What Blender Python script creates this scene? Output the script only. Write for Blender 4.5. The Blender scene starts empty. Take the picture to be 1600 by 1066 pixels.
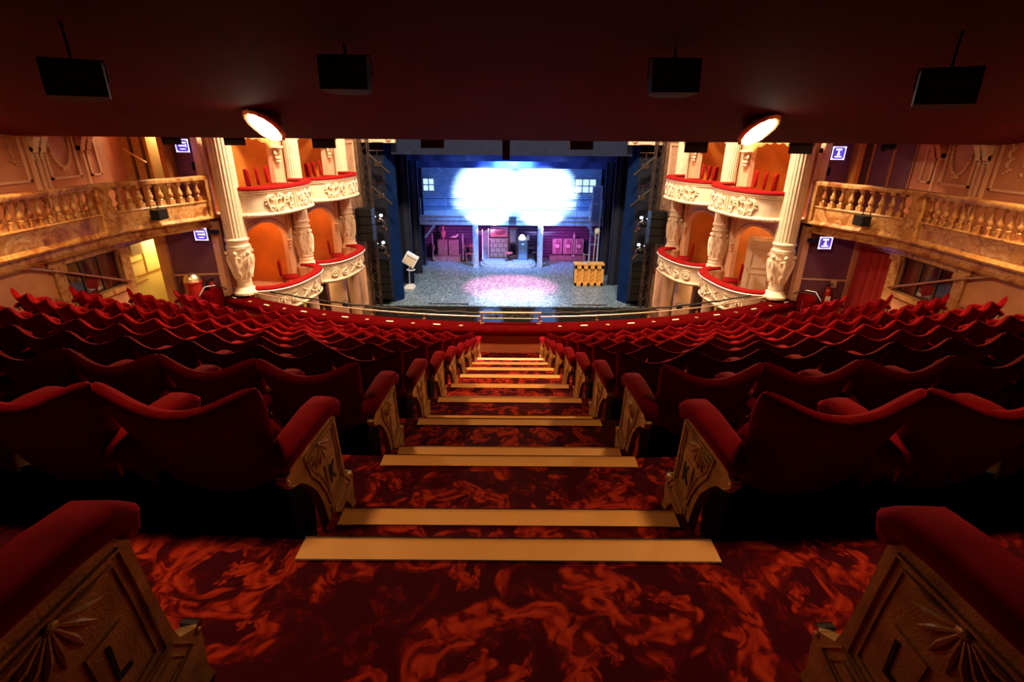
import bpy, math, random
from mathutils import Matrix, Vector
from math import sin, cos, pi, sqrt, radians, atan2
random.seed(7)
SC = bpy.context.scene
COL = SC.collection

# ------------------------------------------------------------------ camera
PITCH, YAW, ROLL, FPX = radians(22.0), radians(0.2), radians(0.53), 805.0
cam_d = bpy.data.cameras.new('camera'); cam_d.sensor_width = 36.0; cam_d.lens = FPX/1600*36
cam_d.clip_start = 0.05; cam_d.clip_end = 200
cam = bpy.data.objects.new('camera', cam_d); COL.objects.link(cam)
CAMR = Matrix.Rotation(-YAW, 3, 'Z') @ Matrix.Rotation(pi/2-PITCH, 3, 'X') @ Matrix.Rotation(ROLL, 3, 'Z')
cam.matrix_world = CAMR.to_4x4()
SC.camera = cam

# ------------------------------------------------------------------ world, exposure
w = bpy.data.worlds.new('world'); SC.world = w; w.use_nodes = True
w.node_tree.nodes['Background'].inputs[0].default_value = (0.9, 0.25, 0.2, 1)
w.node_tree.nodes['Background'].inputs[1].default_value = 0.0
SC.view_settings.view_transform = 'Standard'; SC.view_settings.look = 'None'
SC.view_settings.gamma = 1; SC.view_settings.use_curve_mapping = False
SC.view_settings.exposure = 0.0
SC.cycles.max_bounces = 7; SC.cycles.diffuse_bounces = 4; SC.cycles.glossy_bounces = 3
SC.cycles.sample_clamp_indirect = 4.0
SC.cycles.use_denoising = True

def light(name, kind, loc, energy, color, size=0.2, aim=None, spot=None, blend=0.5, spread=None):
    d = bpy.data.lights.new(name, kind); d.energy = energy; d.color = color
    if kind == 'AREA': d.shape = 'DISK'; d.size = size
    else: d.shadow_soft_size = size
    if kind == 'SPOT': d.spot_size = radians(spot); d.spot_blend = blend
    if kind == 'AREA' and spread: d.spread = radians(spread)
    o = bpy.data.objects.new(name, d); COL.objects.link(o); o.location = loc
    if aim is not None:
        o.rotation_euler = (Vector(aim)-Vector(loc)).to_track_quat('-Z', 'Y').to_euler()
    return o

WARM = (1.0, 0.60, 0.26); WARM2 = (1.0, 0.78, 0.50)
# auditorium house lights high under the dome, in front of the upper circle
light('house_light', 'AREA', (-3.0, 12.3, 5.2), 1800, WARM2, 1.4, aim=(-5.6, 13.5, -3))
light('house_light', 'AREA', (3.0, 12.3, 5.2), 1800, WARM2, 1.4, aim=(5.6, 13.5, -3))
light('house_light', 'AREA', (0, 12.6, 5.2), 260, (1, 0.45, 0.25), 1.6, aim=(0, 11.0, -4))
# stage lanterns
light('set_spot', 'SPOT', (-1.0, 18.2, -1.9), 70000, (0.66, 0.82, 1.0), 0.08, aim=(-1.25, 28.6, -3.15), spot=23, blend=0.8)
light('set_spot', 'SPOT', (1.2, 18.2, -1.9), 70000, (0.66, 0.82, 1.0), 0.08, aim=(1.6, 28.6, -3.15), spot=23, blend=0.8)
light('blue_wash', 'SPOT', (0, 24.2, -1.0), 5200, (0.12, 0.30, 1.0), 0.3, aim=(0, 28.4, -3.4), spot=125, blend=0.7)
light('floor_wash', 'SPOT', (-2.2, 20.4, 1.2), 1500, (0.6, 0.8, 1.0), 0.2, aim=(-1.6, 22.6, -6.45), spot=75, blend=0.8)
light('floor_wash', 'SPOT', (2.2, 20.4, 1.2), 1500, (0.6, 0.8, 1.0), 0.2, aim=(1.6, 22.6, -6.45), spot=75, blend=0.8)
light('border_wash', 'SPOT', (0, 20.4, -5.9), 2600, (0.10, 0.28, 1.0), 0.3, aim=(0, 24.6, -0.9), spot=95, blend=0.9)
light('pink_pool', 'SPOT', (0.0, 22.3, 0.2), 12000, (1.0, 0.24, 0.46), 0.1, aim=(0.0, 22.5, -6.45), spot=40, blend=0.6)
light('white_pool', 'SPOT', (0.0, 20.3, 0.6), 7500, (0.85, 0.9, 1.0), 0.1, aim=(0.2, 20.6, -6.45), spot=34, blend=0.8)
for px, e in ((-3.3, 170), (-1.95, 150), (2.0, 200), (3.2, 160)):
    light('pink_lamp', 'SPOT', (px*0.8, 26.0, -4.45), e, (0.85, 0.13, 0.66), 0.05, aim=(px*1.02, 28.3, -5.9), spot=72, blend=0.8)
light('cabin_lamp', 'SPOT', (-0.9, 25.9, -4.2), 160, (1.0, 0.35, 0.5), 0.05, aim=(-0.6, 27.9, -5.3), spot=60, blend=0.8)
light('piano_lamp', 'SPOT', (2.4, 19.9, 0.2), 3200, (1.0, 0.55, 0.2), 0.08, aim=(3.5, 22.6, -6.0), spot=14, blend=0.5)
light('monitor_lamp', 'SPOT', (-2.4, 19.9, 0.2), 420, (1.0, 0.85, 0.65), 0.08, aim=(-4.35, 22.3, -5.3), spot=14, blend=0.5)
light('pit_beam', 'SPOT', (-0.5, 17.6, -6.7), 1500, (0.2, 0.45, 1.0), 0.05, aim=(-0.8, 19.6, -6.9), spot=34, blend=0.6)
light('pit_beam', 'SPOT', (1.4, 17.6, -6.7), 1500, (0.2, 0.45, 1.0), 0.05, aim=(1.35, 19.6, -6.9), spot=34, blend=0.6)

# ------------------------------------------------------------------ mesh helper
class MB:
    def __init__(self, s=1): self.v = []; self.f = []; self.s = s
    def add(self, vs, fs):
        b = len(self.v)
        self.v += [(p[0]*self.s, p[1], p[2]) for p in vs]
        if self.s < 0: fs = [tuple(reversed(f)) for f in fs]
        self.f += [tuple(i+b for i in f) for f in fs]; return self
    def box(self, x0, x1, y0, y1, z0, z1, M=None):
        vs = [(x, y, z) for z in (z0, z1) for y in (y0, y1) for x in (x0, x1)]
        if M: vs = [tuple(M @ Vector(p)) for p in vs]
        return self.add(vs, [(0,2,3,1),(4,5,7,6),(0,1,5,4),(2,6,7,3),(0,4,6,2),(1,3,7,5)])
    def bar(self, p0, p1, w, h, up=(0,0,1)):
        p0 = Vector(p0); p1 = Vector(p1); d = (p1-p0).normalized(); up = Vector(up)
        if abs(d.dot(up)) > 0.99: up = Vector((0,1,0))
        a = d.cross(up).normalized()*w/2; b = a.cross(d).normalized()*h/2
        vs = [tuple(p+i*a+j*b) for p in (p0, p1) for (i, j) in ((-1,-1),(1,-1),(1,1),(-1,1))]
        return self.add(vs, [(0,1,2,3),(7,6,5,4),(0,4,5,1),(1,5,6,2),(2,6,7,3),(3,7,4,0)])
    def tube(self, pts, r, n=6, closed=False, flat=1.0, upv=(0,0,1)):
        pts = [Vector(p) for p in pts]; m = len(pts)
        rs = r if isinstance(r, (list, tuple)) else [r]*m
        vs = []; prev = None
        for i, p in enumerate(pts):
            a = pts[(i-1) % m] if (closed or i > 0) else pts[0]
            b = pts[(i+1) % m] if (closed or i < m-1) else pts[-1]
            d = (b-a)
            d = d.normalized() if d.length > 1e-9 else Vector((0,0,1))
            if prev is None:
                u = Vector(upv)
                if abs(d.dot(u)) > 0.95: u = Vector((0,1,0)) if abs(d[1]) < 0.9 else Vector((1,0,0))
                nrm = (u-d*u.dot(d)).normalized()
            else: 
                nrm = prev-d*prev.dot(d)
                nrm = nrm.normalized() if nrm.length > 1e-6 else Vector((1,0,0))
            prev = nrm; bn = d.cross(nrm)
            for k in range(n):
                t = 2*pi*k/n
                vs.append(tuple(p+nrm*cos(t)*rs[i]+bn*sin(t)*rs[i]*flat))
        fs = []
        for i in range(m if closed else m-1):
            j = (i+1) % m
            for k in range(n):
                l = (k+1) % n
                fs.append((i*n+k, i*n+l, j*n+l, j*n+k))
        if not closed:
            fs.append(tuple(reversed(range(n)))); fs.append(tuple((m-1)*n+k for k in range(n)))
        return self.add(vs, fs)
    def cyl(self, p0, p1, r0, r1=None, n=12):
        return self.tube([p0, p1], [r0, r0 if r1 is None else r1], n)
    def lathe(self, cx, cy, prof, n=16, rad=None, M=None, a0=0.0):
        vs = []
        for r, z in prof:
            for k in range(n):
                t = 2*pi*k/n+a0
                rr = rad(r, t, z) if rad else r
                vs.append((cx+rr*cos(t), cy+rr*sin(t), z))
        if M: vs = [tuple(M @ Vector(p)) for p in vs]
        m = len(prof)
        fs = [(i*n+k, i*n+(k+1) % n, (i+1)*n+(k+1) % n, (i+1)*n+k) for i in range(m-1) for k in range(n)]
        if prof[0][1] > prof[-1][1]: fs = [tuple(reversed(f)) for f in fs]; up = False
        else: up = True
        a = tuple(range(n)); b = tuple((m-1)*n+k for k in range(n))
        fs += [tuple(reversed(a)), b] if up else [a, tuple(reversed(b))]
        return self.add(vs, fs)
    def grid(self, fn, nu, nv, thick=0.0, flip=False):
        vs = [tuple(fn(i/nu, j/nv)) for j in range(nv+1) for i in range(nu+1)]
        W = nu+1
        fs = [(j*W+i, j*W+i+1, (j+1)*W+i+1, (j+1)*W+i) for j in range(nv) for i in range(nu)]
        if flip: fs = [tuple(reversed(f)) for f in fs]
        return self.add(vs, fs)
    def sweep(self, path, sec, closed_sec=True, normals=None):
        """path: list (x,y); sec: list (offset, z); offset is along the path's left-hand normal."""
        m = len(path); k = len(sec); vs = []
        for i, p in enumerate(path):
            a = path[max(i-1, 0)]; b = path[min(i+1, m-1)]
            dx, dy = b[0]-a[0], b[1]-a[1]; l = math.hypot(dx, dy); nx, ny = -dy/l, dx/l
            if normals: nx, ny = normals[i]
            for o, z in sec: vs.append((p[0]+nx*o, p[1]+ny*o, z))
        fs = []
        for i in range(m-1):
            for j in range(k if closed_sec else k-1):
                q = (j+1) % k
                fs.append((i*k+j, (i+1)*k+j, (i+1)*k+q, i*k+q))
        if closed_sec: fs.append(tuple(range(k))); fs.append(tuple(reversed([(m-1)*k+j for j in range(k)])))
        return self.add(vs, fs)
    def poly(self, pts, off):
        """prism: polygon of 3d points extruded by vector off"""
        n = len(pts); off = Vector(off)
        vs = [tuple(p) for p in pts]+[tuple(Vector(p)+off) for p in pts]
        fs = [tuple(reversed(range(n))), tuple(range(n, 2*n))]
        fs += [(i, (i+1) % n, n+(i+1) % n, n+i) for i in range(n)]
        return self.add(vs, fs)
    def pillow(self, c, size, M=None, e=0.35, n=10, bulge=0.0):
        """rounded box (superellipsoid)"""
        def sp(v, p): return math.copysign(abs(v)**p, v)
        vs = []; N = 2*n
        for j in range(n+1):
            ph = -pi/2+pi*j/n
            for i in range(N):
                th = 2*pi*i/N
                vs.append(Vector((c[0]+size[0]/2*sp(cos(ph), e)*sp(cos(th), e), c[1]+size[1]/2*sp(cos(ph), e)*sp(sin(th), e), c[2]+size[2]/2*sp(sin(ph), e))))
        if M: vs = [M @ p for p in vs]
        fs = [(j*N+i, j*N+(i+1) % N, (j+1)*N+(i+1) % N, (j+1)*N+i) for j in range(n) for i in range(N)]
        return self.add([tuple(p) for p in vs], fs)
    def build(self, name, mat, parent=None, smooth=35, world=True):
        """world=True: vertices are in world space; the object's origin goes to its base (or to the parent)."""
        vs = self.v
        if parent is not None:
            if world:
                L = Vector(parent['_o'])
                vs = [(p[0]-L[0], p[1]-L[1], p[2]-L[2]) for p in vs]
            L = None
        else:
            xs = [p[0] for p in vs]; ys = [p[1] for p in vs]; zs = [p[2] for p in vs]
            L = ((min(xs)+max(xs))/2, (min(ys)+max(ys))/2, min(zs))
            vs = [(p[0]-L[0], p[1]-L[1], p[2]-L[2]) for p in vs]
        me = bpy.data.meshes.new(name); me.from_pydata(vs, [], self.f); me.validate(clean_customdata=False); me.update()
        if smooth:
            me.shade_smooth(); me.set_sharp_from_angle(angle=radians(smooth))
        me.materials.append(mat)
        o = bpy.data.objects.new(name, me); COL.objects.link(o)
        if parent is not None:
            o.parent = parent; o['_o'] = parent['_o']
        else: o.location = L; o['_o'] = L
        return o

def tag(o, label=None, cat=None, group=None, kind=None):
    if label: o['label'] = label
    if cat: o['category'] = cat
    if group: o['group'] = group
    if kind: o['kind'] = kind
    return o
def thing(name, label, cat, loc=(0,0,0), group=None, rz=0.0, kind=None):
    o = bpy.data.objects.new(name, None); COL.objects.link(o)
    o.location = loc; o.rotation_euler = (0,0,rz); o.empty_display_size = 0.1; o['_o'] = tuple(loc)
    return tag(o, label, cat, group, kind)
def struct(name, mb, mat, smooth=35, label=None):
    o = mb.build(name, mat, smooth=smooth); o['kind'] = 'structure'
    if label: o['label'] = label
    return o
def children(o): return [c for c in ALLCH.get(o.name, [])]
ALLCH = {}
def copy_tree(o, parent=None, loc=None, rz=None):
    c = o.copy(); COL.objects.link(c)
    if parent: c.parent = parent
    if loc is not None: c.location = loc; c['_o'] = tuple(loc)
    if rz is not None: c.rotation_euler = (0,0,rz)
    for ch in o.children: copy_tree(ch, c)
    return c

# ------------------------------------------------------------------ materials
def new_mat(name):
    m = bpy.data.materials.new(name); m.use_nodes = True
    nt = m.node_tree; b = nt.nodes['Principled BSDF']; return m, nt, b
def N(nt, t, **kw):
    n = nt.nodes.new(t)
    for k, v in kw.items():
        if k in n.inputs: n.inputs[k].default_value = v
        else: setattr(n, k, v)
    return n
def ramp(nt, stops, fac):
    r = nt.nodes.new('ShaderNodeValToRGB'); e = r.color_ramp.elements
    while len(e) < len(stops): e.new(0.5)
    for i, (p, c) in enumerate(stops): e[i].position = p; e[i].color = (*c, 1) if len(c) == 3 else c
    nt.links.new(fac, r.inputs[0]); return r
def coords(nt, kind='Object', scale=(1,1,1)):
    t = nt.nodes.new('ShaderNodeTexCoord'); mp = nt.nodes.new('ShaderNodeMapping'); mp.inputs['Scale'].default_value = scale
    nt.links.new(t.outputs[kind], mp.inputs[0]); return mp.outputs[0]
def bump(nt, b, h, strength=0.3, dist=0.01):
    n = N(nt, 'ShaderNodeBump'); n.inputs['Strength'].default_value = strength; n.inputs['Distance'].default_value = dist
    nt.links.new(h, n.inputs['Height']); nt.links.new(n.outputs[0], b.inputs['Normal'])
def simple(name, col, rough=0.6, metal=0.0, var=0.12, scale=6.0, bmp=0.15, sheen=0.0, sheencol=None, spec=0.5):
    m, nt, b = new_mat(name)
    co = coords(nt)
    nz = N(nt, 'ShaderNodeTexNoise'); nz.inputs['Scale'].default_value = scale; nz.inputs['Detail'].default_value = 5
    nt.links.new(co, nz.inputs[0])
    lo = tuple(c*(1-var) for c in col); hi = tuple(min(1, c*(1+var)) for c in col)
    r = ramp(nt, [(0.3, lo), (0.7, hi)], nz.outputs[0]); nt.links.new(r.outputs[0], b.inputs['Base Color'])
    b.inputs['Roughness'].default_value = rough; b.inputs['Metallic'].default_value = metal
    b.inputs['Specular IOR Level'].default_value = spec
    if sheen:
        b.inputs['Sheen Weight'].default_value = sheen; b.inputs['Sheen Roughness'].default_value = 0.4
        b.inputs['Sheen Tint'].default_value = (*(sheencol or col), 1)
    if bmp:
        n2 = N(nt, 'ShaderNodeTexNoise'); n2.inputs['Scale'].default_value = scale*12; n2.inputs['Detail'].default_value = 3
        nt.links.new(co, n2.inputs[0]); bump(nt, b, n2.outputs[0], bmp, 0.004)
    return m
def emit(name, col, strength):
    m, nt, b = new_mat(name)
    b.inputs['Base Color'].default_value = (*col, 1); b.inputs['Emission Color'].default_value = (*col, 1)
    b.inputs['Emission Strength'].default_value = strength; return m

VELVET = simple('red_velvet', (0.145, 0.0015, 0.004), 0.85, var=0.25, scale=9, bmp=0.3, sheen=0.45, sheencol=(0.9, 0.008, 0.02), spec=0.05)
VELVET2 = simple('crimson_velvet', (0.065, 0.0003, 0.0008), 0.9, var=0.2, scale=7, bmp=0.2, sheen=0.0, spec=0.02)
BOXVEL = simple('scarlet_cloth', (0.24, 0.004, 0.004), 0.8, var=0.12, bmp=0.1, sheen=0.2, sheencol=(1, 0.05, 0.03), spec=0.1)
CREAM = simple('cream_plaster', (0.80, 0.64, 0.46), 0.6, var=0.10, scale=5, bmp=0.25)
PINKPL = simple('salmon_plaster', (0.72, 0.42, 0.27), 0.65, var=0.10, scale=4, bmp=0.15)
MAUVE = simple('terracotta_panelling', (0.56, 0.23, 0.12), 0.55, var=0.10, scale=3, bmp=0.12)
ORANGE = simple('amber_box_wall', (0.60, 0.19, 0.025), 0.6, var=0.25, scale=1.6, bmp=0.08)
LOWWALL = simple('terracotta_wall', (0.58, 0.27, 0.13), 0.6, var=0.2, scale=1.8, bmp=0.1)
PURPLE = simple('plum_wall', (0.17, 0.055, 0.10), 0.6, var=0.15, scale=2, bmp=0.08)
YELLOW = simple('yellow_corridor_paint', (0.86, 0.68, 0.26), 0.55, var=0.05, scale=2, bmp=0.04)
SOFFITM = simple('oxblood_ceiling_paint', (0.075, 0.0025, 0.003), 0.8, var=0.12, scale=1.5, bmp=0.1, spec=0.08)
BROWNW = simple('rust_brown_parapet', (0.42, 0.11, 0.05), 0.7, var=0.12, scale=4, bmp=0.1)
BLACK = simple('black_casing', (0.006, 0.006, 0.007), 0.6, var=0.2, bmp=0.1, spec=0.25)
BLACKCLOTH = simple('black_serge', (0.016, 0.018, 0.032), 0.9, var=0.2, bmp=0.2, spec=0.1)
BLUECLOTH = simple('blue_lit_masking', (0.035, 0.055, 0.16), 0.85, var=0.2, scale=2, bmp=0.15, spec=0.2)  # the blue of the stage light is put into this cloth colour
GREYFLAT = simple('grey_header', (0.018, 0.026, 0.06), 0.9, var=0.15, bmp=0.1, spec=0.0)
BRASS = simple('brass', (0.90, 0.68, 0.42), 0.33, 1.0, var=0.1, bmp=0.03)
RAILM = simple('polished_pale_brass', (1.0, 0.82, 0.62), 0.38, 0.85, var=0.05, bmp=0.0)
CURTAINM = simple('window_curtain_red', (0.34, 0.012, 0.010), 0.8, var=0.15, bmp=0.1)
FLATM = simple('blue_black_flat', (0.006, 0.020, 0.085), 0.9, var=0.2, scale=2, bmp=0.1, spec=0.0)
CHROME = simple('chrome', (0.8, 0.8, 0.82), 0.18, 1.0, var=0.05, bmp=0.0)
GOLD = simple('aged_gold_casting', (0.50, 0.27, 0.10), 0.42, 0.55, var=0.35, scale=14, bmp=0.5)
GOLDBR = simple('gold_leaf', (0.95, 0.66, 0.22), 0.4, 0.4, var=0.15, scale=8, bmp=0.2)
STEEL = simple('dark_steel', (0.025, 0.023, 0.022), 0.6, 0.3, var=0.3, bmp=0.2)
RUSTST = simple('brown_truss_tube', (0.04, 0.02, 0.012), 0.6, 0.2, var=0.3, bmp=0.2)
WHITEP = simple('white_paint', (0.82, 0.80, 0.76), 0.5, var=0.06, bmp=0.05)
DOORP = simple('ivory_door_paint', (0.72, 0.60, 0.46), 0.5, var=0.06, bmp=0.05)
REDPAINT = simple('red_enamel', (0.32, 0.012, 0.01), 0.3, var=0.08, bmp=0.02)
LETTER = simple('black_letter_paint', (0.008, 0.008, 0.01), 0.5, bmp=0)
NOSE = simple('tan_rubber_nosing', (0.95, 0.43, 0.12), 0.55, var=0.08, scale=3, bmp=0.12)
DARKWOOD = simple('dark_wood', (0.07, 0.025, 0.012), 0.4, var=0.3, scale=5, bmp=0.1)
STAGEBLK = simple('stage_front_black', (0.008, 0.007, 0.009), 0.9, var=0.2, bmp=0.1)
SETGREY = simple('set_grey_paint', (0.34, 0.38, 0.44), 0.7, var=0.25, scale=5, bmp=0.2)
SETMAG = simple('set_dusty_timber', (0.32, 0.22, 0.24), 0.7, var=0.3, scale=6, bmp=0.2)
PAPER = simple('paper_plaque', (0.75, 0.66, 0.50), 0.6, var=0.2, scale=60, bmp=0.0)
CAPWHITE = emit('lamp_diffuser', (1.0, 0.86, 0.60), 22.0)
WINEMIT = emit('lit_window_glass', (0.55, 0.78, 1.0), 1.1)
SIGNBLUE = emit('sign_indigo_panel', (0.10, 0.06, 0.45), 0.5)
SIGNWHITE = emit('sign_white_letters', (0.75, 0.70, 1.0), 1.8)
MOVEWHITE = emit('clamp_emission', (0.55, 0.75, 1.0), 3.0)  # bluish white emission for the moving head clamps
CABLAMP = emit('desk_lamp_shade_lit', (0.95, 0.95, 1.0), 2.5)
GREENSIG = emit('green_running_man_light', (0.1, 0.9, 0.6), 1.2)

def marble():
    m, nt, b = new_mat('ochre_breccia_marble'); co = coords(nt)
    n0 = N(nt, 'ShaderNodeTexNoise'); n0.inputs['Scale'].default_value = 2.2; n0.inputs['Detail'].default_value = 4; n0.inputs['Distortion'].default_value = 1.2
    nt.links.new(co, n0.inputs[0])
    r = ramp(nt, [(0.30, (0.17, 0.040, 0.012)), (0.42, (0.40, 0.15, 0.04)), (0.50, (0.58, 0.33, 0.12)), (0.60, (0.46, 0.20, 0.055)), (0.72, (0.66, 0.44, 0.22))], n0.outputs[0])
    vo = N(nt, 'ShaderNodeTexVoronoi'); vo.feature = 'DISTANCE_TO_EDGE'; vo.inputs['Scale'].default_value = 2.6
    mixv = N(nt, 'ShaderNodeVectorMath'); mixv.operation = 'ADD'
    n1 = N(nt, 'ShaderNodeTexNoise'); n1.inputs['Scale'].default_value = 3.0
    nt.links.new(co, n1.inputs[0]); nt.links.new(co, mixv.inputs[0]); nt.links.new(n1.outputs['Color'], mixv.inputs[1])
    nt.links.new(mixv.outputs[0], vo.inputs[0])
    r2 = ramp(nt, [(0.0, (0.28, 0.10, 0.05)), (0.035, (1, 1, 1))], vo.outputs['Distance'])
    mx = N(nt, 'ShaderNodeMix'); mx.data_type = 'RGBA'; mx.blend_type = 'MULTIPLY'; mx.inputs[0].default_value = 0.7
    nt.links.new(r.outputs[0], mx.inputs[6]); nt.links.new(r2.outputs[0], mx.inputs[7])
    nt.links.new(mx.outputs[2], b.inputs['Base Color']); b.inputs['Roughness'].default_value = 0.28
    return m
MARBLE = marble()

def carpet():
    m, nt, b = new_mat('red_acanthus_carpet')
    L = nt.links.new
    tc = nt.nodes.new('ShaderNodeTexCoord')
    geo = nt.nodes.new('ShaderNodeNewGeometry')
    sep = nt.nodes.new('ShaderNodeSeparateXYZ'); L(geo.outputs['Position'], sep.inputs[0])
    # unroll risers: use y - z so the weave runs on down each riser
    s1 = N(nt, 'ShaderNodeMath'); s1.operation = 'SUBTRACT'; L(sep.outputs['Y'], s1.inputs[0]); L(sep.outputs['Z'], s1.inputs[1])
    ab = N(nt, 'ShaderNodeMath'); ab.operation = 'ABSOLUTE'; L(sep.outputs['X'], ab.inputs[0])
    cb = nt.nodes.new('ShaderNodeCombineXYZ'); L(sep.outputs['X'], cb.inputs[0]); L(s1.outputs[0], cb.inputs[1])
    # gentle warp
    nz = N(nt, 'ShaderNodeTexNoise'); nz.inputs['Scale'].default_value = 3.2; nz.inputs['Detail'].default_value = 2
    L(cb.outputs[0], nz.inputs[0])
    sc = N(nt, 'ShaderNodeVectorMath'); sc.operation = 'MULTIPLY_ADD'
    L(nz.outputs['Color'], sc.inputs[0]); sc.inputs[1].default_value = (0.22, 0.22, 0); L(cb.outputs[0], sc.inputs[2])
    def M_(op, x, y=None, z=None):
        n = N(nt, 'ShaderNodeMath'); n.operation = op
        for k_, v_ in enumerate((x, y, z)):
            if v_ is None: continue
            if isinstance(v_, (int, float)): n.inputs[k_].default_value = v_
            else: L(v_, n.inputs[k_])
        return n.outputs[0]
    def scrolls(scale, seed, freq, arms, leafn, rad):
        mp = nt.nodes.new('ShaderNodeMapping'); mp.inputs['Scale'].default_value = (scale,)*3; mp.inputs['Location'].default_value = (seed, seed*0.7, 0)
        L(sc.outputs[0], mp.inputs[0])
        vo = N(nt, 'ShaderNodeTexVoronoi'); vo.voronoi_dimensions = '2D'; vo.inputs['Scale'].default_value = 1.0; vo.inputs['Randomness'].default_value = 0.7
        L(mp.outputs[0], vo.inputs[0])
        d = N(nt, 'ShaderNodeVectorMath'); d.operation = 'SUBTRACT'; L(mp.outputs[0], d.inputs[0]); L(vo.outputs['Position'], d.inputs[1])
        sp = nt.nodes.new('ShaderNodeSeparateXYZ'); L(d.outputs[0], sp.inputs[0])
        sc3 = nt.nodes.new('ShaderNodeSeparateColor'); L(vo.outputs['Color'], sc3.inputs[0])
        sgn = M_('SIGN', M_('SUBTRACT', sc3.outputs[0], 0.5))
        ang = M_('ADD', M_('MULTIPLY', M_('ARCTAN2', sp.outputs['Y'], sp.outputs['X']), sgn), M_('MULTIPLY', sc3.outputs[1], 6.28))
        dist = vo.outputs['Distance']
        ph = M_('ADD', M_('MULTIPLY', M_('POWER', dist, 0.62), -freq), ang)
        leaf = M_('SINE', M_('ADD', M_('MULTIPLY', ang, leafn), M_('MULTIPLY', dist, 9.0)))
        ph2 = M_('ADD', ph, M_('MULTIPLY', leaf, 0.42))
        arm = M_('SINE', ph2)
        mr = N(nt, 'ShaderNodeMapRange'); L(arm, mr.inputs[0]); mr.inputs[1].default_value = 0.05; mr.inputs[2].default_value = 0.5
        # petal striations that follow the arm
        st = M_('MULTIPLY_ADD', M_('SINE', M_('MULTIPLY', ph, 5.0)), 0.17, 0.83)
        win = N(nt, 'ShaderNodeMapRange'); L(M_('ADD', dist, M_('MULTIPLY', leaf, 0.035)), win.inputs[0]); win.inputs[1].default_value = rad; win.inputs[2].default_value = rad*0.86
        return M_('MULTIPLY', M_('MULTIPLY', mr.outputs[0], st), win.outputs[0])
    a = scrolls(1.75, 0.35, 15.0, 1.0, 7.0, 0.60)
    c = scrolls(3.3, 4.13, 12.0, 1.0, 6.0, 0.50)
    e_ = scrolls(5.2, 7.7, 10.0, 1.0, 5.0, 0.58)
    mx1 = N(nt, 'ShaderNodeMath'); mx1.operation = 'MAXIMUM'; L(a, mx1.inputs[0])
    cm = N(nt, 'ShaderNodeMath'); cm.operation = 'MULTIPLY'; L(c, cm.inputs[0]); cm.inputs[1].default_value = 0.85; L(cm.outputs[0], mx1.inputs[1])
    em = N(nt, 'ShaderNodeMath'); em.operation = 'MULTIPLY'; L(e_, em.inputs[0]); em.inputs[1].default_value = 0.35
    mx2 = N(nt, 'ShaderNodeMath'); mx2.operation = 'MAXIMUM'; L(mx1.outputs[0], mx2.inputs[0]); L(em.outputs[0], mx2.inputs[1])
    # ragged leaf edge and painterly streaks
    nf = N(nt, 'ShaderNodeTexNoise'); nf.inputs['Scale'].default_value = 11; nf.inputs['Detail'].default_value = 6; nf.inputs['Distortion'].default_value = 2.2
    L(sc.outputs[0], nf.inputs[0])
    fr = N(nt, 'ShaderNodeMapRange'); L(nf.outputs[0], fr.inputs[0]); fr.inputs[1].default_value = 0.40; fr.inputs[2].default_value = 0.56
    fr.inputs[3].default_value = 0.30; fr.inputs[4].default_value = 1.0
    mu = N(nt, 'ShaderNodeMath'); mu.operation = 'MULTIPLY'; L(mx2.outputs[0], mu.inputs[0]); L(fr.outputs[0], mu.inputs[1])
    r = ramp(nt, [(0.0, (0.055, 0.0018, 0.006)), (0.22, (0.09, 0.003, 0.005)), (0.5, (0.26, 0.012, 0.006)), (0.95, (0.50, 0.040, 0.014))], mu.outputs[0])
    L(r.outputs[0], b.inputs['Base Color']); b.inputs['Roughness'].default_value = 0.95; b.inputs['Specular IOR Level'].default_value = 0.1
    n3 = N(nt, 'ShaderNodeTexNoise'); n3.inputs['Scale'].default_value = 260; L(geo.outputs['Position'], n3.inputs[0])
    bump(nt, b, n3.outputs[0], 0.35, 0.004)
    return m
CARPET = carpet()

def stagefloor():
    m, nt, b = new_mat('speckled_stage_floor'); co = coords(nt)
    v = N(nt, 'ShaderNodeTexVoronoi'); v.inputs['Scale'].default_value = 34; nt.links.new(co, v.inputs[0])
    r = ramp(nt, [(0.0, (0.03, 0.05, 0.075)), (0.52, (0.06, 0.10, 0.13)), (0.74, (0.25, 0.34, 0.36)), (0.95, (0.9, 0.95, 1.0))], v.outputs['Color'])
    nt.links.new(r.outputs[0], b.inputs['Base Color']); b.inputs['Roughness'].default_value = 0.35
    return m
STAGEFLOOR = stagefloor()

def bricks(name, c1, c2, mortar, scale, bw=0.5, bh=0.25, rough=0.8, vertical='Z'):
    m, nt, b = new_mat(name); geo = nt.nodes.new('ShaderNodeNewGeometry'); sep = nt.nodes.new('ShaderNodeSeparateXYZ'); nt.links.new(geo.outputs['Position'], sep.inputs[0])
    cb = nt.nodes.new('ShaderNodeCombineXYZ'); nt.links.new(sep.outputs['X'], cb.inputs[0]); nt.links.new(sep.outputs['Z'], cb.inputs[1])
    br = N(nt, 'ShaderNodeTexBrick'); br.inputs['Color1'].default_value = (*c1, 1); br.inputs['Color2'].default_value = (*c2, 1); br.inputs['Mortar'].default_value = (*mortar, 1)
    br.inputs['Scale'].default_value = scale; br.inputs['Brick Width'].default_value = bw; br.inputs['Row Height'].default_value = bh; br.inputs['Mortar Size'].default_value = 0.02
    nt.links.new(cb.outputs[0], br.inputs[0]); nt.links.new(br.outputs[0], b.inputs['Base Color']); b.inputs['Roughness'].default_value = rough
    bump(nt, b, br.outputs['Fac'], 0.4, -0.01); return m
SETBRICK = bricks('painted_blue_brick', (0.30, 0.42, 0.60), (0.20, 0.30, 0.46), (0.10, 0.16, 0.28), 2.2)
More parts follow.
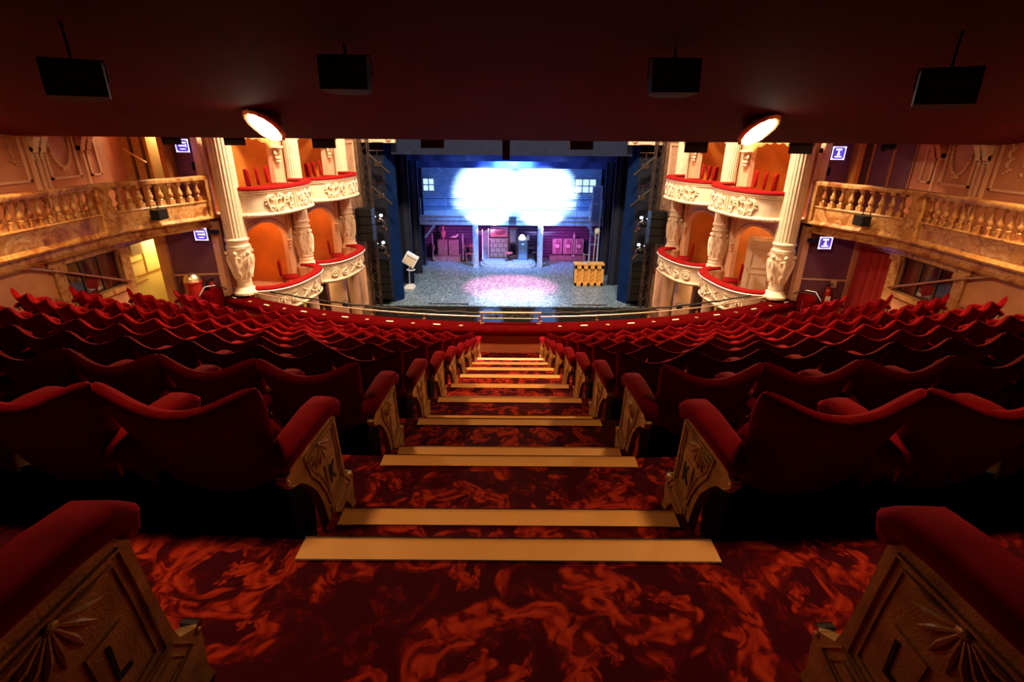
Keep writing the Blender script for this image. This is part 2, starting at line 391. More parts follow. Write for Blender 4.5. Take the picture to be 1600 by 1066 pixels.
BOARDS = bricks('plum_weatherboard', (0.20, 0.10, 0.28), (0.16, 0.09, 0.24), (0.05, 0.03, 0.08), 1.0, 6.0, 0.16)
TILES = bricks('grey_panel_tiles', (0.42, 0.40, 0.44), (0.36, 0.36, 0.42), (0.12, 0.12, 0.16), 1.0, 0.28, 0.26)

def wood(name, c1, c2, scale=8):
    m, nt, b = new_mat(name); co = coords(nt, scale=(1, 1, 6))
    n = N(nt, 'ShaderNodeTexNoise'); n.inputs['Scale'].default_value = scale; n.inputs['Detail'].default_value = 5; nt.links.new(co, n.inputs[0])
    r = ramp(nt, [(0.3, c1), (0.7, c2)], n.outputs[0]); nt.links.new(r.outputs[0], b.inputs['Base Color']); b.inputs['Roughness'].default_value = 0.45; return m
PIANOWOOD = wood('honey_piano_wood', (0.62, 0.27, 0.05), (0.80, 0.42, 0.10))
STAIRWOOD = wood('amber_door_wood', (0.42, 0.20, 0.05), (0.58, 0.30, 0.09))

# ------------------------------------------------------------------ circle geometry
CY = 20.4                       # rows are concentric about (0, CY)
def zf(k): return -(1.25+0.357*k)
def edge(k): return 1.32+0.99*k
def ycurve(y0, x, c=CY):
    R = c-y0; return c-sqrt(max(R*R-x*x, 0.01))
PARC = 23.4                     # parapet's own centre
def par_y(y0, x): return ycurve(y0, x, PARC)
XW = 8.2

# stepped floor: one carpeted structure per tier
for k in range(0, 10):
    mb = MB()
    n = 48; z = zf(k); zb = zf(k+1)-0.12 if k < 9 else z-0.3
    xs = [-XW+2*XW*i/n for i in range(n+1)]
    if k < 9: far = [ycurve(edge(k), x) for x in xs]
    else: far = [par_y(10.36, x) for x in xs]
    near = [(ycurve(edge(k-1), x)-0.02 if k > 0 else -2.2) for x in xs]
    far = [min(f, 13.2) for f in far]; near = [min(a, 13.0) for a in near]
    if k == 9: far = [max(f, a+0.3) for f, a in zip(far, near)]
    vs = []
    for i in range(n+1):
        vs += [(xs[i], near[i], z), (xs[i], far[i], z), (xs[i], far[i], zb), (xs[i], near[i], zb)]
    fs = []
    for i in range(n):
        a, b2 = i*4, (i+1)*4
        for j in range(4): fs.append((a+j, a+(j+1) % 4, b2+(j+1) % 4, b2+j))
    fs = [tuple(reversed(f)) for f in fs]
    fs += [(0,1,2,3), tuple(reversed([n*4+j for j in range(4)]))]
    mb.add(vs, fs)
    struct('floor', mb, CARPET, smooth=20)
# aisle half steps and nosings
HW = 0.67
for k in range(0, 9):
    y0 = edge(k); z = zf(k); zh = z-0.1785
    mb = MB().box(-HW-0.04, HW+0.04, y0-0.05, y0+0.355, z-0.357, zh); struct('floor', mb, CARPET, smooth=0)
    ordn = ['first', 'second', 'third', 'fourth', 'fifth', 'sixth', 'seventh', 'eighth', 'ninth'][k]
    for yy, zz, nm in ((y0, z, 'upper'), (y0+0.355, zh, 'lower')):
        d = 0.078
        mb = MB(); mb.poly([(-HW, yy-d, zz), (HW, yy-d, zz), (HW, yy+0.012, zz), (-HW, yy+0.012, zz)], (0,0,0.006))
        mb.box(-HW, HW, yy+0.001, yy+0.013, zz-0.035, zz+0.0055)
        t = thing('stair_nosing', 'tan nosing strip on the %s step of the %s flight down the centre aisle' % (nm, ordn), 'stair nosing', (0, yy, zz), 'tan nosing strips down the aisle')
        mb.build('tread_strip', NOSE, t, smooth=0)
        e = MB(); e.box(-HW, HW, yy+0.010, yy+0.016, zz-0.002, zz+0.009); e.box(-HW, HW, yy-d-0.005, yy-d, zz, zz+0.006)
        e.build('metal_edging', CHROME, t, smooth=0)

# ------------------------------------------------------------------ theatre seats
def backrest_mesh(s):
    mb = MB(s); nu, nv = 18, 14
    def P(u, v, side):
        # u,v in 0..1 with denser sampling near the borders
        a = -cos(pi*u); t = (1-cos(pi*v))/2
        hw = 0.195+0.083*min(1, t*1.15)**0.9
        q_ = min(1, abs(a)/0.93); top = 0.772+0.078*(q_*q_*(3-2*q_))*(0.4+0.6*q_)-0.012*max(0, abs(a)-0.93)/0.07
        bot = 0.27+0.05*abs(a)**3
        z = bot+(top-bot)*t
        y = 0.215*(1-t)**1.05+0.045*abs(a)**2.2*t-0.012*t
        th = 0.078*(1-abs(a)**14)**0.5*(1-abs(2*t-1)**10)**0.5
        if t > 0.9: pass
        return (a*hw, y+(0.5*th if side else -0.5*th), z)
    mb.grid(lambda u, v: P(u, v, 0), nu, nv)
    mb.grid(lambda u, v: P(u, v, 1), nu, nv, flip=True)
    return mb
def seat_parts(s, end, near=False, letter=None):
    """local frame: origin under the back's top edge, +y towards the stage, aisle on the -x side (s=1)"""
    W = 0.27
    def rot(mx, ang): return Matrix.Translation(Vector(mx)) @ Matrix.Rotation(ang, 4, 'X')
    out = {}
    out['backrest'] = (backrest_mesh(s), VELVET)
    sc = MB(s); sc.pillow((0, 0, 0), (0.43, 0.11, 0.38), rot((0, 0.25, 0.44), 0.30), e=0.4); out['seat_cushion'] = (sc, VELVET)
    def arm(x, dz=0.0):
        m = MB(s)
        pts = [(x, -0.005+0.0, 0.605), (x, 0.03, 0.632), (x, 0.10, 0.645), (x, 0.30, 0.648), (x, 0.385, 0.640), (x, 0.415, 0.615), (x, 0.42, 0.58)]
        hw = [0.030, 0.046, 0.052, 0.057, 0.057, 0.055, 0.045]; hh = [0.02, 0.03, 0.034, 0.036, 0.036, 0.036, 0.02]
        pts = [(p[0], p[1], p[2]+dz) for p in pts]
        vs = []; N2 = 12
        for i, p in enumerate(pts):
            a = Vector(pts[max(i-1, 0)]); b = Vector(pts[min(i+1, len(pts)-1)]); d = (b-a).normalized(); up = Vector((1,0,0)).cross(d)
            for k in range(N2):
                t = 2*pi*k/N2; c, q = cos(t), sin(t)
                c = math.copysign(abs(c)**0.6, c); q = math.copysign(abs(q)**0.6, q)
                vs.append(tuple(Vector(p)+Vector((1,0,0))*hw[i]*c+up*hh[i]*q))
        fs = [(i*N2+k, i*N2+(k+1) % N2, (i+1)*N2+(k+1) % N2, (i+1)*N2+k) for i in range(len(pts)-1) for k in range(N2)]
        fs.append(tuple(reversed(range(N2)))); fs.append(tuple((len(pts)-1)*N2+k for k in range(N2)))
        fs = [tuple(reversed(f)) for f in fs]
        m.add(vs, fs); return m
    def standard(x):
        m = MB(s)
        prof = [(0.06, 0.60), (0.40, 0.60), (0.41, 0.52), (0.34, 0.30), (0.42, 0.03), (0.42, 0.0), (0.20, 0.0), (0.21, 0.10), (0.20, 0.30), (0.10, 0.48)]
        m.poly([(x-0.016, a, b) for a, b in prof], (0.032, 0, 0)); return m
    def bracket(x):
        m = MB(s)
        for dx in (-0.02, 0.02):
            pts = [(x+dx+0.018*math.copysign(1, dx)*cos(t)*(1-t/9), 0.015+0.006*t, 0.565+0.020*sin(t)*(1-t/9)) for t in [i*0.6 for i in range(12)]]
            m.tube(pts, 0.0045, 5)
        m.cyl((x, 0.03, 0.585), (x, 0.03, 0.52), 0.010, 0.004, 8)
        for i in range(5):
            t = pi*i/4; m.pillow((x+0.026*cos(t), 0.005, 0.60+0.014*sin(t)), (0.012, 0.012, 0.014), e=1, n=4)
        return m
    bs = MB(s); bs.poly([(-W+0.02, 0.17, 0.0), (-W+0.02, 0.30, 0.0), (-W+0.02, 0.34, 0.34), (-W+0.02, 0.14, 0.40)], (2*W-0.04, 0, 0)); out['under_seat_shade'] = (bs, BLACKCLOTH)  # black block added to stand in for the shade under the seat
    out['armrest'] = (arm(W+0.006, -0.055), VELVET)
    out['arm_standard'] = (standard(W), GOLD)
    out['scroll_bracket'] = (bracket(W), GOLD)
    if end: 
        x = -W-0.055
        out['armrest@2'] = (arm(x+0.008, -0.048), VELVET)
        # ornate cast end panel, leaning with the seat
        m = MB(s); T = 0.036
        outl = [(0.045, 0.622), (0.075, 0.628), (0.085, 0.600), (0.40, 0.600), (0.415, 0.56), (0.428, 0.40), (0.445, 0.26), (0.455, 0.22), (0.50, 0.19), (0.515, 0.16), (0.505, 0.05), (0.52, 0.0), (0.475, 0.0), (0.46, 0.04), (0.42, 0.10), (0.36, 0.09), (0.31, 0.035), (0.29, 0.0), (0.255, 0.0), (0.245, 0.06), (0.235, 0.16), (0.215, 0.27), (0.18, 0.36), (0.12, 0.44), (0.075, 0.485), (0.035, 0.50), (0.008, 0.52), (-0.012, 0.545), (-0.008, 0.572), (0.015, 0.575), (0.030, 0.595)]
        m.poly([(x-T/2, a, b) for a, b in outl], (T, 0, 0))
        fx = x-T/2
        def rib(pts, r=0.0055, n=5): m.tube([(fx-0.002, a, b) for a, b in pts], r, n, upv=(1,0,0))
        # frame mouldings
        rib([(0.12, 0.565), (0.385, 0.565), (0.40, 0.45), (0.415, 0.245), (0.27, 0.215), (0.245, 0.30), (0.205, 0.385), (0.15, 0.46), (0.12, 0.565)], 0.006)
        rib([(0.145, 0.545), (0.365, 0.545), (0.38, 0.43), (0.392, 0.265), (0.285, 0.238), (0.262, 0.32), (0.225, 0.40), (0.17, 0.47), (0.145, 0.545)], 0.0035)
        rib([(0.27, 0.195), (0.43, 0.235), (0.48, 0.165), (0.36, 0.115), (0.285, 0.075), (0.27, 0.195)], 0.005)
        rib([(0.30, 0.175), (0.42, 0.205), (0.45, 0.165), (0.35, 0.135), (0.30, 0.11), (0.30, 0.175)], 0.003)
        # fan of ribs under the arm
        c0 = (0.235, 0.548)
        for i in range(9):
            t = pi*(1.02+0.96*i/8); L = 0.105
            m.tube([(fx-0.001, c0[0]+0.015*cos(t), c0[1]+0.015*sin(t)), (fx-0.006, c0[0]+L*0.6*cos(t), c0[1]+L*0.6*sin(t)), (fx-0.002, c0[0]+L*cos(t), c0[1]+L*sin(t))], [0.003, 0.0075, 0.002], 6)
        m.pillow((fx-0.004, c0[0], c0[1]-0.004), (0.012, 0.032, 0.022), e=1, n=5)
        # raised plaque
        m.poly([(fx-0.006, 0.272, 0.275), (fx-0.006, 0.362, 0.295), (fx-0.006, 0.345, 0.425), (fx-0.006, 0.262, 0.42)], (0.008, 0, 0))
        # rear scroll beads
        for (a, b, r) in ((-0.004, 0.552, 0.014), (0.05, 0.60, 0.012), (0.02, 0.512, 0.010), (0.505, 0.175, 0.016)):
            m.pillow((x, a, b), (T+0.012, 2*r, 2*r), e=0.9, n=6)
        out['end_panel'] = (m, GOLD)
        f = MB(s); f.cyl((x-0.02, 0.512, 0.188), (x+0.02, 0.512, 0.188), 0.013, n=10); out['chrome_stud'] = (f, CHROME)
        if letter:
            out['row_letter'] = letter
    return out
def letter_mesh(ch, s, size=0.11):
    cu = bpy.data.curves.new('t', 'FONT'); cu.body = ch; cu.size = size; cu.align_x = 'CENTER'; cu.align_y = 'CENTER'; cu.extrude = 0.0012
    o = bpy.data.objects.new('t', cu); COL.objects.link(o)
    bpy.context.view_layer.update()
    me = bpy.data.meshes.new_from_object(o.evaluated_get(bpy.context.evaluated_depsgraph_get()))
    vs = [tuple(v.co) for v in me.vertices]; fs = [tuple(p.vertices) for p in me.polygons]
    bpy.data.objects.remove(o); bpy.data.curves.remove(cu)
    return vs, fs
def letter_part(ch, s, stretch=1.25):
    vs, fs = letter_mesh(ch, s)
    x = -0.27-0.055-0.018-0.009
    # seen from the aisle: aisle viewer at s=1 looks towards +x, stage (+y) is on the left
    out = MB(1)
    q = [(s*x+(-s)*p[2]*1.0, 0.312-(s)*p[0]*0.8, 0.352+p[1]*stretch-0.02*p[0]) for p in vs]
    out.add(q, fs if s > 0 else fs); return out

def make_seat(s, end, letter=None):
    t = thing('theatre_chair', None, 'theatre chair')
    P = seat_parts(s, end, letter=(letter_part(letter, s), LETTER) if letter else None)
    panel = None
    for nm, (mb, mat) in P.items():
        if nm in ('row_letter', 'chrome_stud'): continue
        if nm in ('end_panel', 'arm_standard', 'scroll_bracket'): mb.v = [(a, b, c*0.925) for a, b, c in mb.v]
        o = mb.build(nm.split('@')[0], mat, t, smooth=50 if nm not in ('backrest', 'armrest', 'armrest@2', 'seat_cushion') else 180, world=False)
        if nm == 'end_panel': panel = o
    for nm in ('row_letter', 'chrome_stud'):
        if nm in P:
            P[nm][0].v = [(a, b, c*0.925) for a, b, c in P[nm][0].v]; P[nm][0].build(nm, P[nm][1], panel, smooth=30, world=False)
    return t
PROTO = {}
def seat_proto(s, end, letter=None):
    k = (s, end, letter)
    if k not in PROTO: PROTO[k] = [make_seat(s, end, letter), False]
    return PROTO[k]
def place_seat(s, end, letter, loc, rz, label, group):
    pr = seat_proto(s, end, letter)
    if not pr[1]:
        pr[1] = True; o = pr[0]; o.location = loc; o.rotation_euler = (0,0,rz)
    else: o = copy_tree(pr[0], None, loc, rz)
    tag(o, label, None, group); return o
CAMI = CAMR.transposed()
def in_frame(p, m=60):
    l = CAMI @ Vector(p)
    if l[2] > -0.05: return False
    u = 800-FPX*l[0]/l[2]; v = 533+FPX*l[1]/l[2]
    return -m < u < 1600+m and -m < v < 1066+m
ORD = ['aisle', 'second', 'third', 'fourth', 'fifth', 'sixth', 'seventh', 'eighth', 'ninth', 'tenth', 'eleventh', 'twelfth', 'thirteenth', 'fourteenth', 'fifteenth', 'sixteenth', 'seventeenth']
ROWN = {0: 'row beside the camera', 1: 'nearest full row', 2: 'second row from the camera', 3: 'third row from the camera', 4: 'fourth row from the camera', 5: 'fifth row from the camera',
        6: 'fourth row from the front', 7: 'third row from the front', 8: 'second row from the front', 9: 'front row'}
nseat = 0
for k in range(0, 10):
    y0 = 0.43+0.99*k-(0.08 if k == 0 else 0)
    R = CY-y0; xmax = 5.7 if k == 9 else 7.6; SP = 0.565-0.006*k
    for s in (1, -1):
        i = 0
        while True:
            arc = 0.815+SP*(i+0.5)-0.008*k
            ph = arc/R; x = R*sin(ph); y = CY-R*cos(ph)
            if x > xmax: break
            if k == 0 and i > 0: break
            top = (s*x, y, zf(k)+0.8)
            if in_frame(top, 260) or (k <= 1 and i == 0) or in_frame((s*(x+0.27), y+0.3, zf(k)+0.6), 40):
                block = 'right' if s > 0 else 'left'
                if i == 0: lab = 'red end seat with gold panel, %s, %s block' % (ROWN[k], block)
                else: lab = 'red velvet seat, %s from the aisle, %s, %s block' % (ORD[i], ROWN[k], block)
                place_seat(s, i == 0, {1: 'K', 0: 'L'}.get(k) if i == 0 else None, (s*x, y, zf(k)), s*ph, lab, 'red velvet theatre seats in curved rows'); nseat += 1
            i += 1
print('seats', nseat)

# ------------------------------------------------------------------ circle front: parapet, rails, plaques
xs = [-6.98+13.96*i/60 for i in range(61)]
ppath = [(x, par_y(10.36, x)) for x in xs]
pt = thing('circle_parapet', 'long curved red parapet of the circle with crimson padded velvet top', 'parapet', (0, 10.36, -4.45))
mb = MB(); mb.sweep(ppath, [(0.16, -4.6), (0.16, -3.98), (0.0, -3.98), (0.0, -4.6)]); mb.build('parapet_wall', BROWNW, pt, smooth=30)
mb = MB(); mb.sweep(ppath, [(-0.26, -3.95), (-0.275, -3.90), (-0.25, -3.845), (-0.18, -3.815), (0.12, -3.80), (0.20, -3.83), (0.22, -3.90), (0.20, -3.99), (-0.2, -3.99)]); mb.build('velvet_top', VELVET2, pt, smooth=60)
# brass rail on posts, following the parapet
rt = thing('brass_rail', 'long brass rail following the curved crimson velvet parapet', 'rail', (0, 10.5, -3.8))
mb = MB()
for s in (1, -1):
    pts = [(s*x, par_y(10.55, x), -3.70) for x in [0.66+(7.0-0.66)*i/30 for i in range(31)]]
    mb.tube(pts, 0.016, 8)
mb.build('rail_bar', RAILM, rt, smooth=60)
rad = MB()
for s in (1, -1):
    for x in (0.66, 1.9, 3.1, 4.3, 5.4, 6.3, 6.95):
        post = MB(); yy = par_y(10.55, x)
        post.cyl((s*x, yy, -3.82), (s*x, yy, -3.70), 0.010, n=8); post.cyl((s*x, yy, -3.812), (s*x, yy, -3.80), 0.035, n=12)
        post.build('rail_post', BRASS, rt, smooth=60)
mb = MB()
for s in (1, -1):
    pts = [(s*x, par_y(10.85, x), -3.72-0.01*sin(x*9)) for x in [0.5+(7.0-0.5)*i/40 for i in range(41)]]
    mb.tube(pts, 0.022, 6)
tag(mb.build('lighting_bar', STEEL, smooth=60), 'dark steel lighting bar hung outside the circle front beyond the brass rail', 'lighting bar')
g = thing('guard_rail', 'raised brass guard rail at the foot of the centre aisle', 'guard rail', (0, 10.42, -3.8))
mb = MB(); mb.tube([(-0.66, 10.42, -3.56), (0.66, 10.42, -3.56)], 0.018, 8); mb.build('top_bar', RAILM, g, smooth=60)
mb = MB(); mb.tube([(-0.62, 10.42, -3.69), (0.62, 10.42, -3.69)], 0.012, 8); mb.build('mid_bar', RAILM, g, smooth=60)
for x in (-0.61, 0.61):
    mb = MB(); mb.cyl((x, 10.42, -3.81), (x, 10.42, -3.56), 0.014, n=8); mb.cyl((x, 10.42, -3.815), (x, 10.42, -3.795), 0.045, n=12); mb.build('guard_post', VELVET2 if 0 else BRASS, g, smooth=60)
# plaques and rail bosses on the velvet
j = 0
for s in (1, -1):
    for i in range(12):
        x = 1.05+i*0.52
        yy = par_y(10.22, x); ang = s*math.asin(min(1, x/13.2))
        M = Matrix.Translation((s*x, yy, -3.803)) @ Matrix.Rotation(ang, 4, 'Z')
        mb = MB()
        if i % 2: mb.box(-0.075, 0.075, -0.022, 0.022, 0, 0.012, M); nm, mt, lb = 'seat_plaque', PAPER, 'small cream plaque fixed on the velvet parapet, %s plate from the aisle on the %s'
        else: mb.lathe(0, 0, [(0.045, 0), (0.045, 0.008), (0.02, 0.014)], 14, M=M); nm, mt, lb = 'brass_boss', BRASS, 'round brass boss fixed on the velvet parapet, %s plate from the aisle on the %s'
        tag(mb.build(nm, mt, smooth=30), lb % (['first'][0] if i == 0 else ORD[i], 'right' if s > 0 else 'left'), 'plaque' if i % 2 else 'boss', 'small plates along the velvet parapet')
# lanterns on the bar beyond the guard rail
def lantern(loc, rz, tilt, label, group, L=0.26, r=0.06, mat=BLACK):
    t = thing('stage_lantern', label, 'stage light', loc, group)
    M = Matrix.Translation(loc) @ Matrix.Rotation(rz, 4, 'Z') @ Matrix.Rotation(tilt, 4, 'X')
    mb = MB(); mb.lathe(0, 0, [(r*0.6, -L*0.5), (r*0.95, -L*0.42), (r, -L*0.1), (r*0.72, -L*0.05), (r*0.72, L*0.3), (r*0.9, L*0.32), (r*0.9, L*0.5)], 12, M=M @ Matrix.Rotation(-pi/2, 4, 'X')); mb.build('barrel', mat, t, smooth=40)
    mb = MB(); mb.tube([tuple(M @ Vector(p)) for p in ((-r*1.25, 0, 0), (-r*1.25, 0, r*1.9), (0, 0, r*2.3), (r*1.25, 0, r*1.9), (r*1.25, 0, 0))], 0.008, 5); mb.build('yoke', STEEL, t, smooth=40)
    return t
for i, (x, dz) in enumerate(((-0.46, 0.0), (-0.30, 0.02), (-0.12, -0.02), (0.10, 0.03), (0.28, 0.0), (0.47, -0.01))):
    lantern((x, 10.86, -3.82+dz), 0, -0.5, 'small black lantern clamped beyond the guard rail, %s of six from the left' % ORD[i].replace('aisle', 'first'), 'lanterns on the circle front bar', 0.16, 0.035)
for i, (x, y) in enumerate(((-2.55, 0), (2.5, 0), (-3.9, 0), (4.0, 0))):
    lantern((x, par_y(10.95, x), -3.80), 0, -0.5, 'small black lantern on the lighting bar, %s, %s side' % ('nearer the aisle' if i < 2 else 'farther from the aisle', 'left' if x < 0 else 'right'), 'lanterns on the circle front bar', 0.2, 0.05)
mb = MB()
for i in range(14):
    x0 = -0.6+random.random()*1.1; mb.tube([(x0+0.05*t, 10.80+0.03*sin(t*2+i), -3.74-0.05*abs(sin(t+i))) for t in range(5)], 0.006, 4)
tag(mb.build('cable_loom', STEEL, smooth=0), 'tangle of grey cables on the bar beyond the guard rail', 'cable', kind='stuff')
for s, sd in ((1, 'right'), (-1, 'left')):
    # velvet scroll that ends the parapet against the near column
    mb = MB(s); pts = [(7.02+0.24*sin(t), 12.10-0.30+0.28*cos(t), -3.72) for t in [i*pi*1.15/12 for i in range(13)]]
    mb.sweep([(p[0], p[1]) for p in pts], [(0.05, -4.5), (0.06, -3.62), (0.0, -3.56), (-0.06, -3.62), (-0.05, -4.5)])
    t = thing('parapet_scroll', 'curled crimson velvet end of the parapet beside the %s column' % sd, 'parapet end', (s*7.05, 12.1, -4.4))
    mb.build('velvet_curl', VELVET2, t, smooth=60)
    mb = MB(s); mb.tube([(6.95, 12.18, -3.60), (7.15, 12.14, -3.50), (7.36, 11.96, -3.50), (7.40, 11.75, -3.66)], 0.014, 6); mb.build('chrome_handle', CHROME, t, smooth=60)

# ------------------------------------------------------------------ soffit of the upper circle
def lip_y(x): return 38.5-sqrt(900-x*x)
def soffit_z(x, y):
    d = max(0, math.hypot(x, 38.5-y)-30.0)   # radial distance behind the lip
    return -0.0125*lip_y(min(abs(x), 8.5))+(0.19*d if d < 6.5 else 0.19*6.5+0.04*(d-6.5))
NX, NY = 60, 30
mb = MB()
def sf(u, v):
    x = -8.9+17.8*u; y1 = lip_y(min(abs(x), 8.8)); y = y1*(1-v)+(-2.4)*v; return (x, y, soffit_z(x, y))
mb.grid(sf, NX, NY)
def sf2(u, v):
    x = -8.9+17.8*u; y1 = lip_y(min(abs(x), 8.8)); return (x, y1+1.9*v, -0.0125*y1+(0.10+0.0*v if v > 0.01 else 0))
mb.grid(sf2, NX, 4, flip=True)
def sf3(u, v):
    x = -8.9+17.8*u; y1 = lip_y(min(abs(x), 8.8))+1.9; return (x, y1, 0.0-0.0125*y1+0.12+1.0*v)
mb.grid(sf3, NX, 2, flip=True)
def sf4(u, v):
    x = -8.9+17.8*u; y1 = lip_y(min(abs(x), 8.8))+1.9; return (x, y1*(1-v)-2.4*v, 1.0+v*1.4)
mb.grid(sf4, NX, 6, flip=True)
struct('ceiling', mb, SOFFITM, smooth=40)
# recessed dishes with lamps
def dish(x, y, s, label, scale=1.0):
    z = soffit_z(x, y)-0.01
    t = thing('ceiling_lamp', label, 'ceiling lamp', (x, y, z), 'glowing round ceiling lamps')
    M = Matrix.Translation((x, y, z-0.12)) @ Matrix.Rotation(-s*0.42, 4, 'Y') @ Matrix.Rotation(-0.60, 4, 'X')
    n = 40
    mb = MB(); mb.lathe(0, 0, [(0.20*scale, -0.045), (0.235*scale, -0.06), (0.27*scale, -0.035), (0.25*scale, 0.0), (0.20*scale, 0.03)], n, rad=lambda r, a, zz: r*(1+0.03*cos(a*14)), M=M); mb.build('scalloped_rim', GOLDBR, t, smooth=50)
    mb = MB(); mb.lathe(0, 0, [(0.20*scale, 0.0), (0.17*scale, 0.08), (0.10*scale, 0.22)], 24, M=M); mb.build('housing', SOFFITM, t, smooth=50)
    mb = MB(); mb.lathe(0, 0, [(0.205*scale, -0.05), (0.15*scale, -0.075), (0.07*scale, -0.09), (0.01, -0.092)], 28, M=M); mb.build('diffuser', CAPWHITE, t, smooth=60)
    return M
for x, y, s, lb, e in ((3.08, 6.98, 1, 'round glowing ceiling lamp with scalloped gold rim over the right block', 330), (-3.08, 6.98, -1, 'round glowing ceiling lamp with scalloped gold rim over the left block', 330),
                    (-7.35, 7.35, -1, 'glowing ceiling lamp cut by the left edge of the picture', 150), (7.35, 7.35, 1, 'glowing ceiling lamp above the right wall beyond the picture', 150)):
    M = dish(x, y, s, lb)
    L = light('lamp_and_fill_light', 'AREA', tuple(M @ Vector((0, 0, -0.13))), e, WARM, 0.34, aim=(tuple(M @ Vector((0, 0, -0.13)))[0], tuple(M @ Vector((0, 0, -0.13)))[1], -3))
# fill lights without fixtures, added under the soffit to brighten the foreground
for x in (-2.2, 2.2): light('lamp_and_fill_light', 'AREA', (x*0.65, 1.95, 0.95), 8.5, WARM, 0.3, aim=(x*0.6, 1.1, -2), spread=92)

def speaker(loc, rz, tilt, label, w=0.36, h=0.23, d=0.26, group='black loudspeakers under the ceiling', stem=0.3):
    t = thing('loudspeaker', label, 'loudspeaker', loc, group)
    M = Matrix.Translation(loc) @ Matrix.Rotation(rz, 4, 'Z') @ Matrix.Rotation(tilt, 4, 'X')
    mb = MB()
    pts = [(-w/2, -d/2), (w/2, -d/2), (w/2, d*0.1), (w*0.30, d/2), (-w*0.30, d/2), (-w/2, d*0.1)]
    mb.poly([tuple(M @ Vector((a, b, -h/2))) for a, b in pts], M.to_3x3() @ Vector((0, 0, h))); mb.build('cabinet', BLACK, t, smooth=0)
    mb = MB(); mb.box(-w/2+0.012, w/2-0.012, -d/2-0.008, -d/2, -h/2+0.012, h/2-0.012, M); mb.build('grille', STEEL, t, smooth=0)
    mb = MB(); mb.tube([tuple(M @ Vector((-w/2-0.012, 0, 0))), tuple(M @ Vector((-w/2-0.012, 0, h/2+0.03))), tuple(M @ Vector((w/2+0.012, 0, h/2+0.03))), tuple(M @ Vector((w/2+0.012, 0, 0)))], 0.008, 5)
    mb.cyl(tuple(M @ Vector((0, 0, h/2+0.03))), (loc[0], loc[1], loc[2]+h/2+stem), 0.012, n=6)
    mb.build('bracket', STEEL, t, smooth=40)
for x, y, z, rz, lb in ((-1.29, 4.5, 0.40, 0.05, 'black loudspeaker hung under the ceiling, left of the two in the middle'), (1.25, 4.5, 0.40, -0.05, 'black loudspeaker hung under the ceiling, right of the two in the middle'),
                    (-3.18, 4.2, 0.32, 0.55, 'black angled loudspeaker under the ceiling at far left'), (3.18, 4.2, 0.32, -0.55, 'black angled loudspeaker under the ceiling at far right')):
    speaker((x, y, z), rz, -0.1, lb, stem=max(0.03, soffit_z(x, y)-z-0.15))
for x, z, rz, w, lb in ((-1.39, -0.13, 0, 0.40, 'left of the central pair'), (1.22, -0.13, 0, 0.40, 'right of the central pair'), (-3.36, -0.15, 0.25, 0.38, 'before the left upper box nearest the stage'), (3.30, -0.17, -0.25, 0.38, 'before the right upper box nearest the stage'),
                    (-5.05, -0.12, 0.5, 0.34, 'before the top of the near left column'), (5.30, -0.18, -0.5, 0.38, 'before the top of the near right column'), (-6.3, -0.12, 0.6, 0.30, 'before the yellow door at upper left')):
    speaker((x, 9.75+0.04*x*x*0.3, z), rz, 0.0, 'black loudspeaker beyond the ceiling edge, %s' % lb, w=w, h=0.26, d=0.3, group='black loudspeakers beyond the ceiling edge', stem=0.08)
t = thing('loudspeaker', 'narrow black column loudspeaker hung at the centre above the stage view', 'loudspeaker', (-0.1, 9.7, -0.4), 'black loudspeakers beyond the ceiling edge')
mb = MB(); mb.box(-0.165, -0.035, 9.6, 9.8, -0.44, 0.0); mb.build('cabinet', BLACK, t, smooth=0)
mb = MB(); mb.box(-0.155, -0.045, 9.59, 9.6, -0.43, -0.02); mb.build('grille', STEEL, t, smooth=0)
mb = MB(); mb.box(-0.62, 0.42, 9.72, 9.76, -0.06, -0.02); mb.build('bracket', STEEL, t, smooth=0)

lantern((6.75, 9.85, -0.17), 0.6, -0.3, 'small round black lantern beyond the ceiling edge at far right', 'lanterns beyond the ceiling edge', 0.22, 0.07)
# ------------------------------------------------------------------ side walls, slip balconies, boxes
SIDE = {1: 'right', -1: 'left'}
BAL = [(7.75, 3.0), (7.75, 5.0), (7.75, 7.0), (7.75, 8.5), (7.75, 9.6), (7.75, 9.95), (7.70, 10.3), (7.58, 10.65), (7.42, 11.0), (7.24, 11.35), (7.08, 11.7), (6.97, 12.0), (6.93, 12.22)]
def arclen(path):
    a = [0]
    for p, q in zip(path, path[1:]): a.append(a[-1]+math.hypot(q[0]-p[0], q[1]-p[1]))
    return a
def at_arc(path, d):
    a = arclen(path); d = max(0, min(d, a[-1]-1e-6))
    for i in range(len(path)-1):
        if a[i+1] >= d:
            t = (d-a[i])/(a[i+1]-a[i]); p, q = path[i], path[i+1]
            dx, dy = q[0]-p[0], q[1]-p[1]; l = math.hypot(dx, dy)
            return (p[0]+dx*t, p[1]+dy*t), (dx/l, dy/l)
def smooth_path(path, n):
    L = arclen(path)[-1]; pts = [at_arc(path, L*i/n)[0] for i in range(n+1)]
    for _ in range(3):
        pts = [pts[0]]+[((a[0]+2*b[0]+c[0])/4, (a[1]+2*b[1]+c[1])/4) for a, b, c in zip(pts, pts[1:], pts[2:])]+[pts[-1]]
    return pts
BALS = smooth_path(BAL, 60)
def off_path(path, o):
    out = []
    for i, p in enumerate(path):
        a = path[max(i-1, 0)]; b = path[min(i+1, len(path)-1)]; dx, dy = b[0]-a[0], b[1]-a[1]; l = math.hypot(dx, dy)
        out.append((p[0]-dy/l*o, p[1]+dx/l*o))
    return out
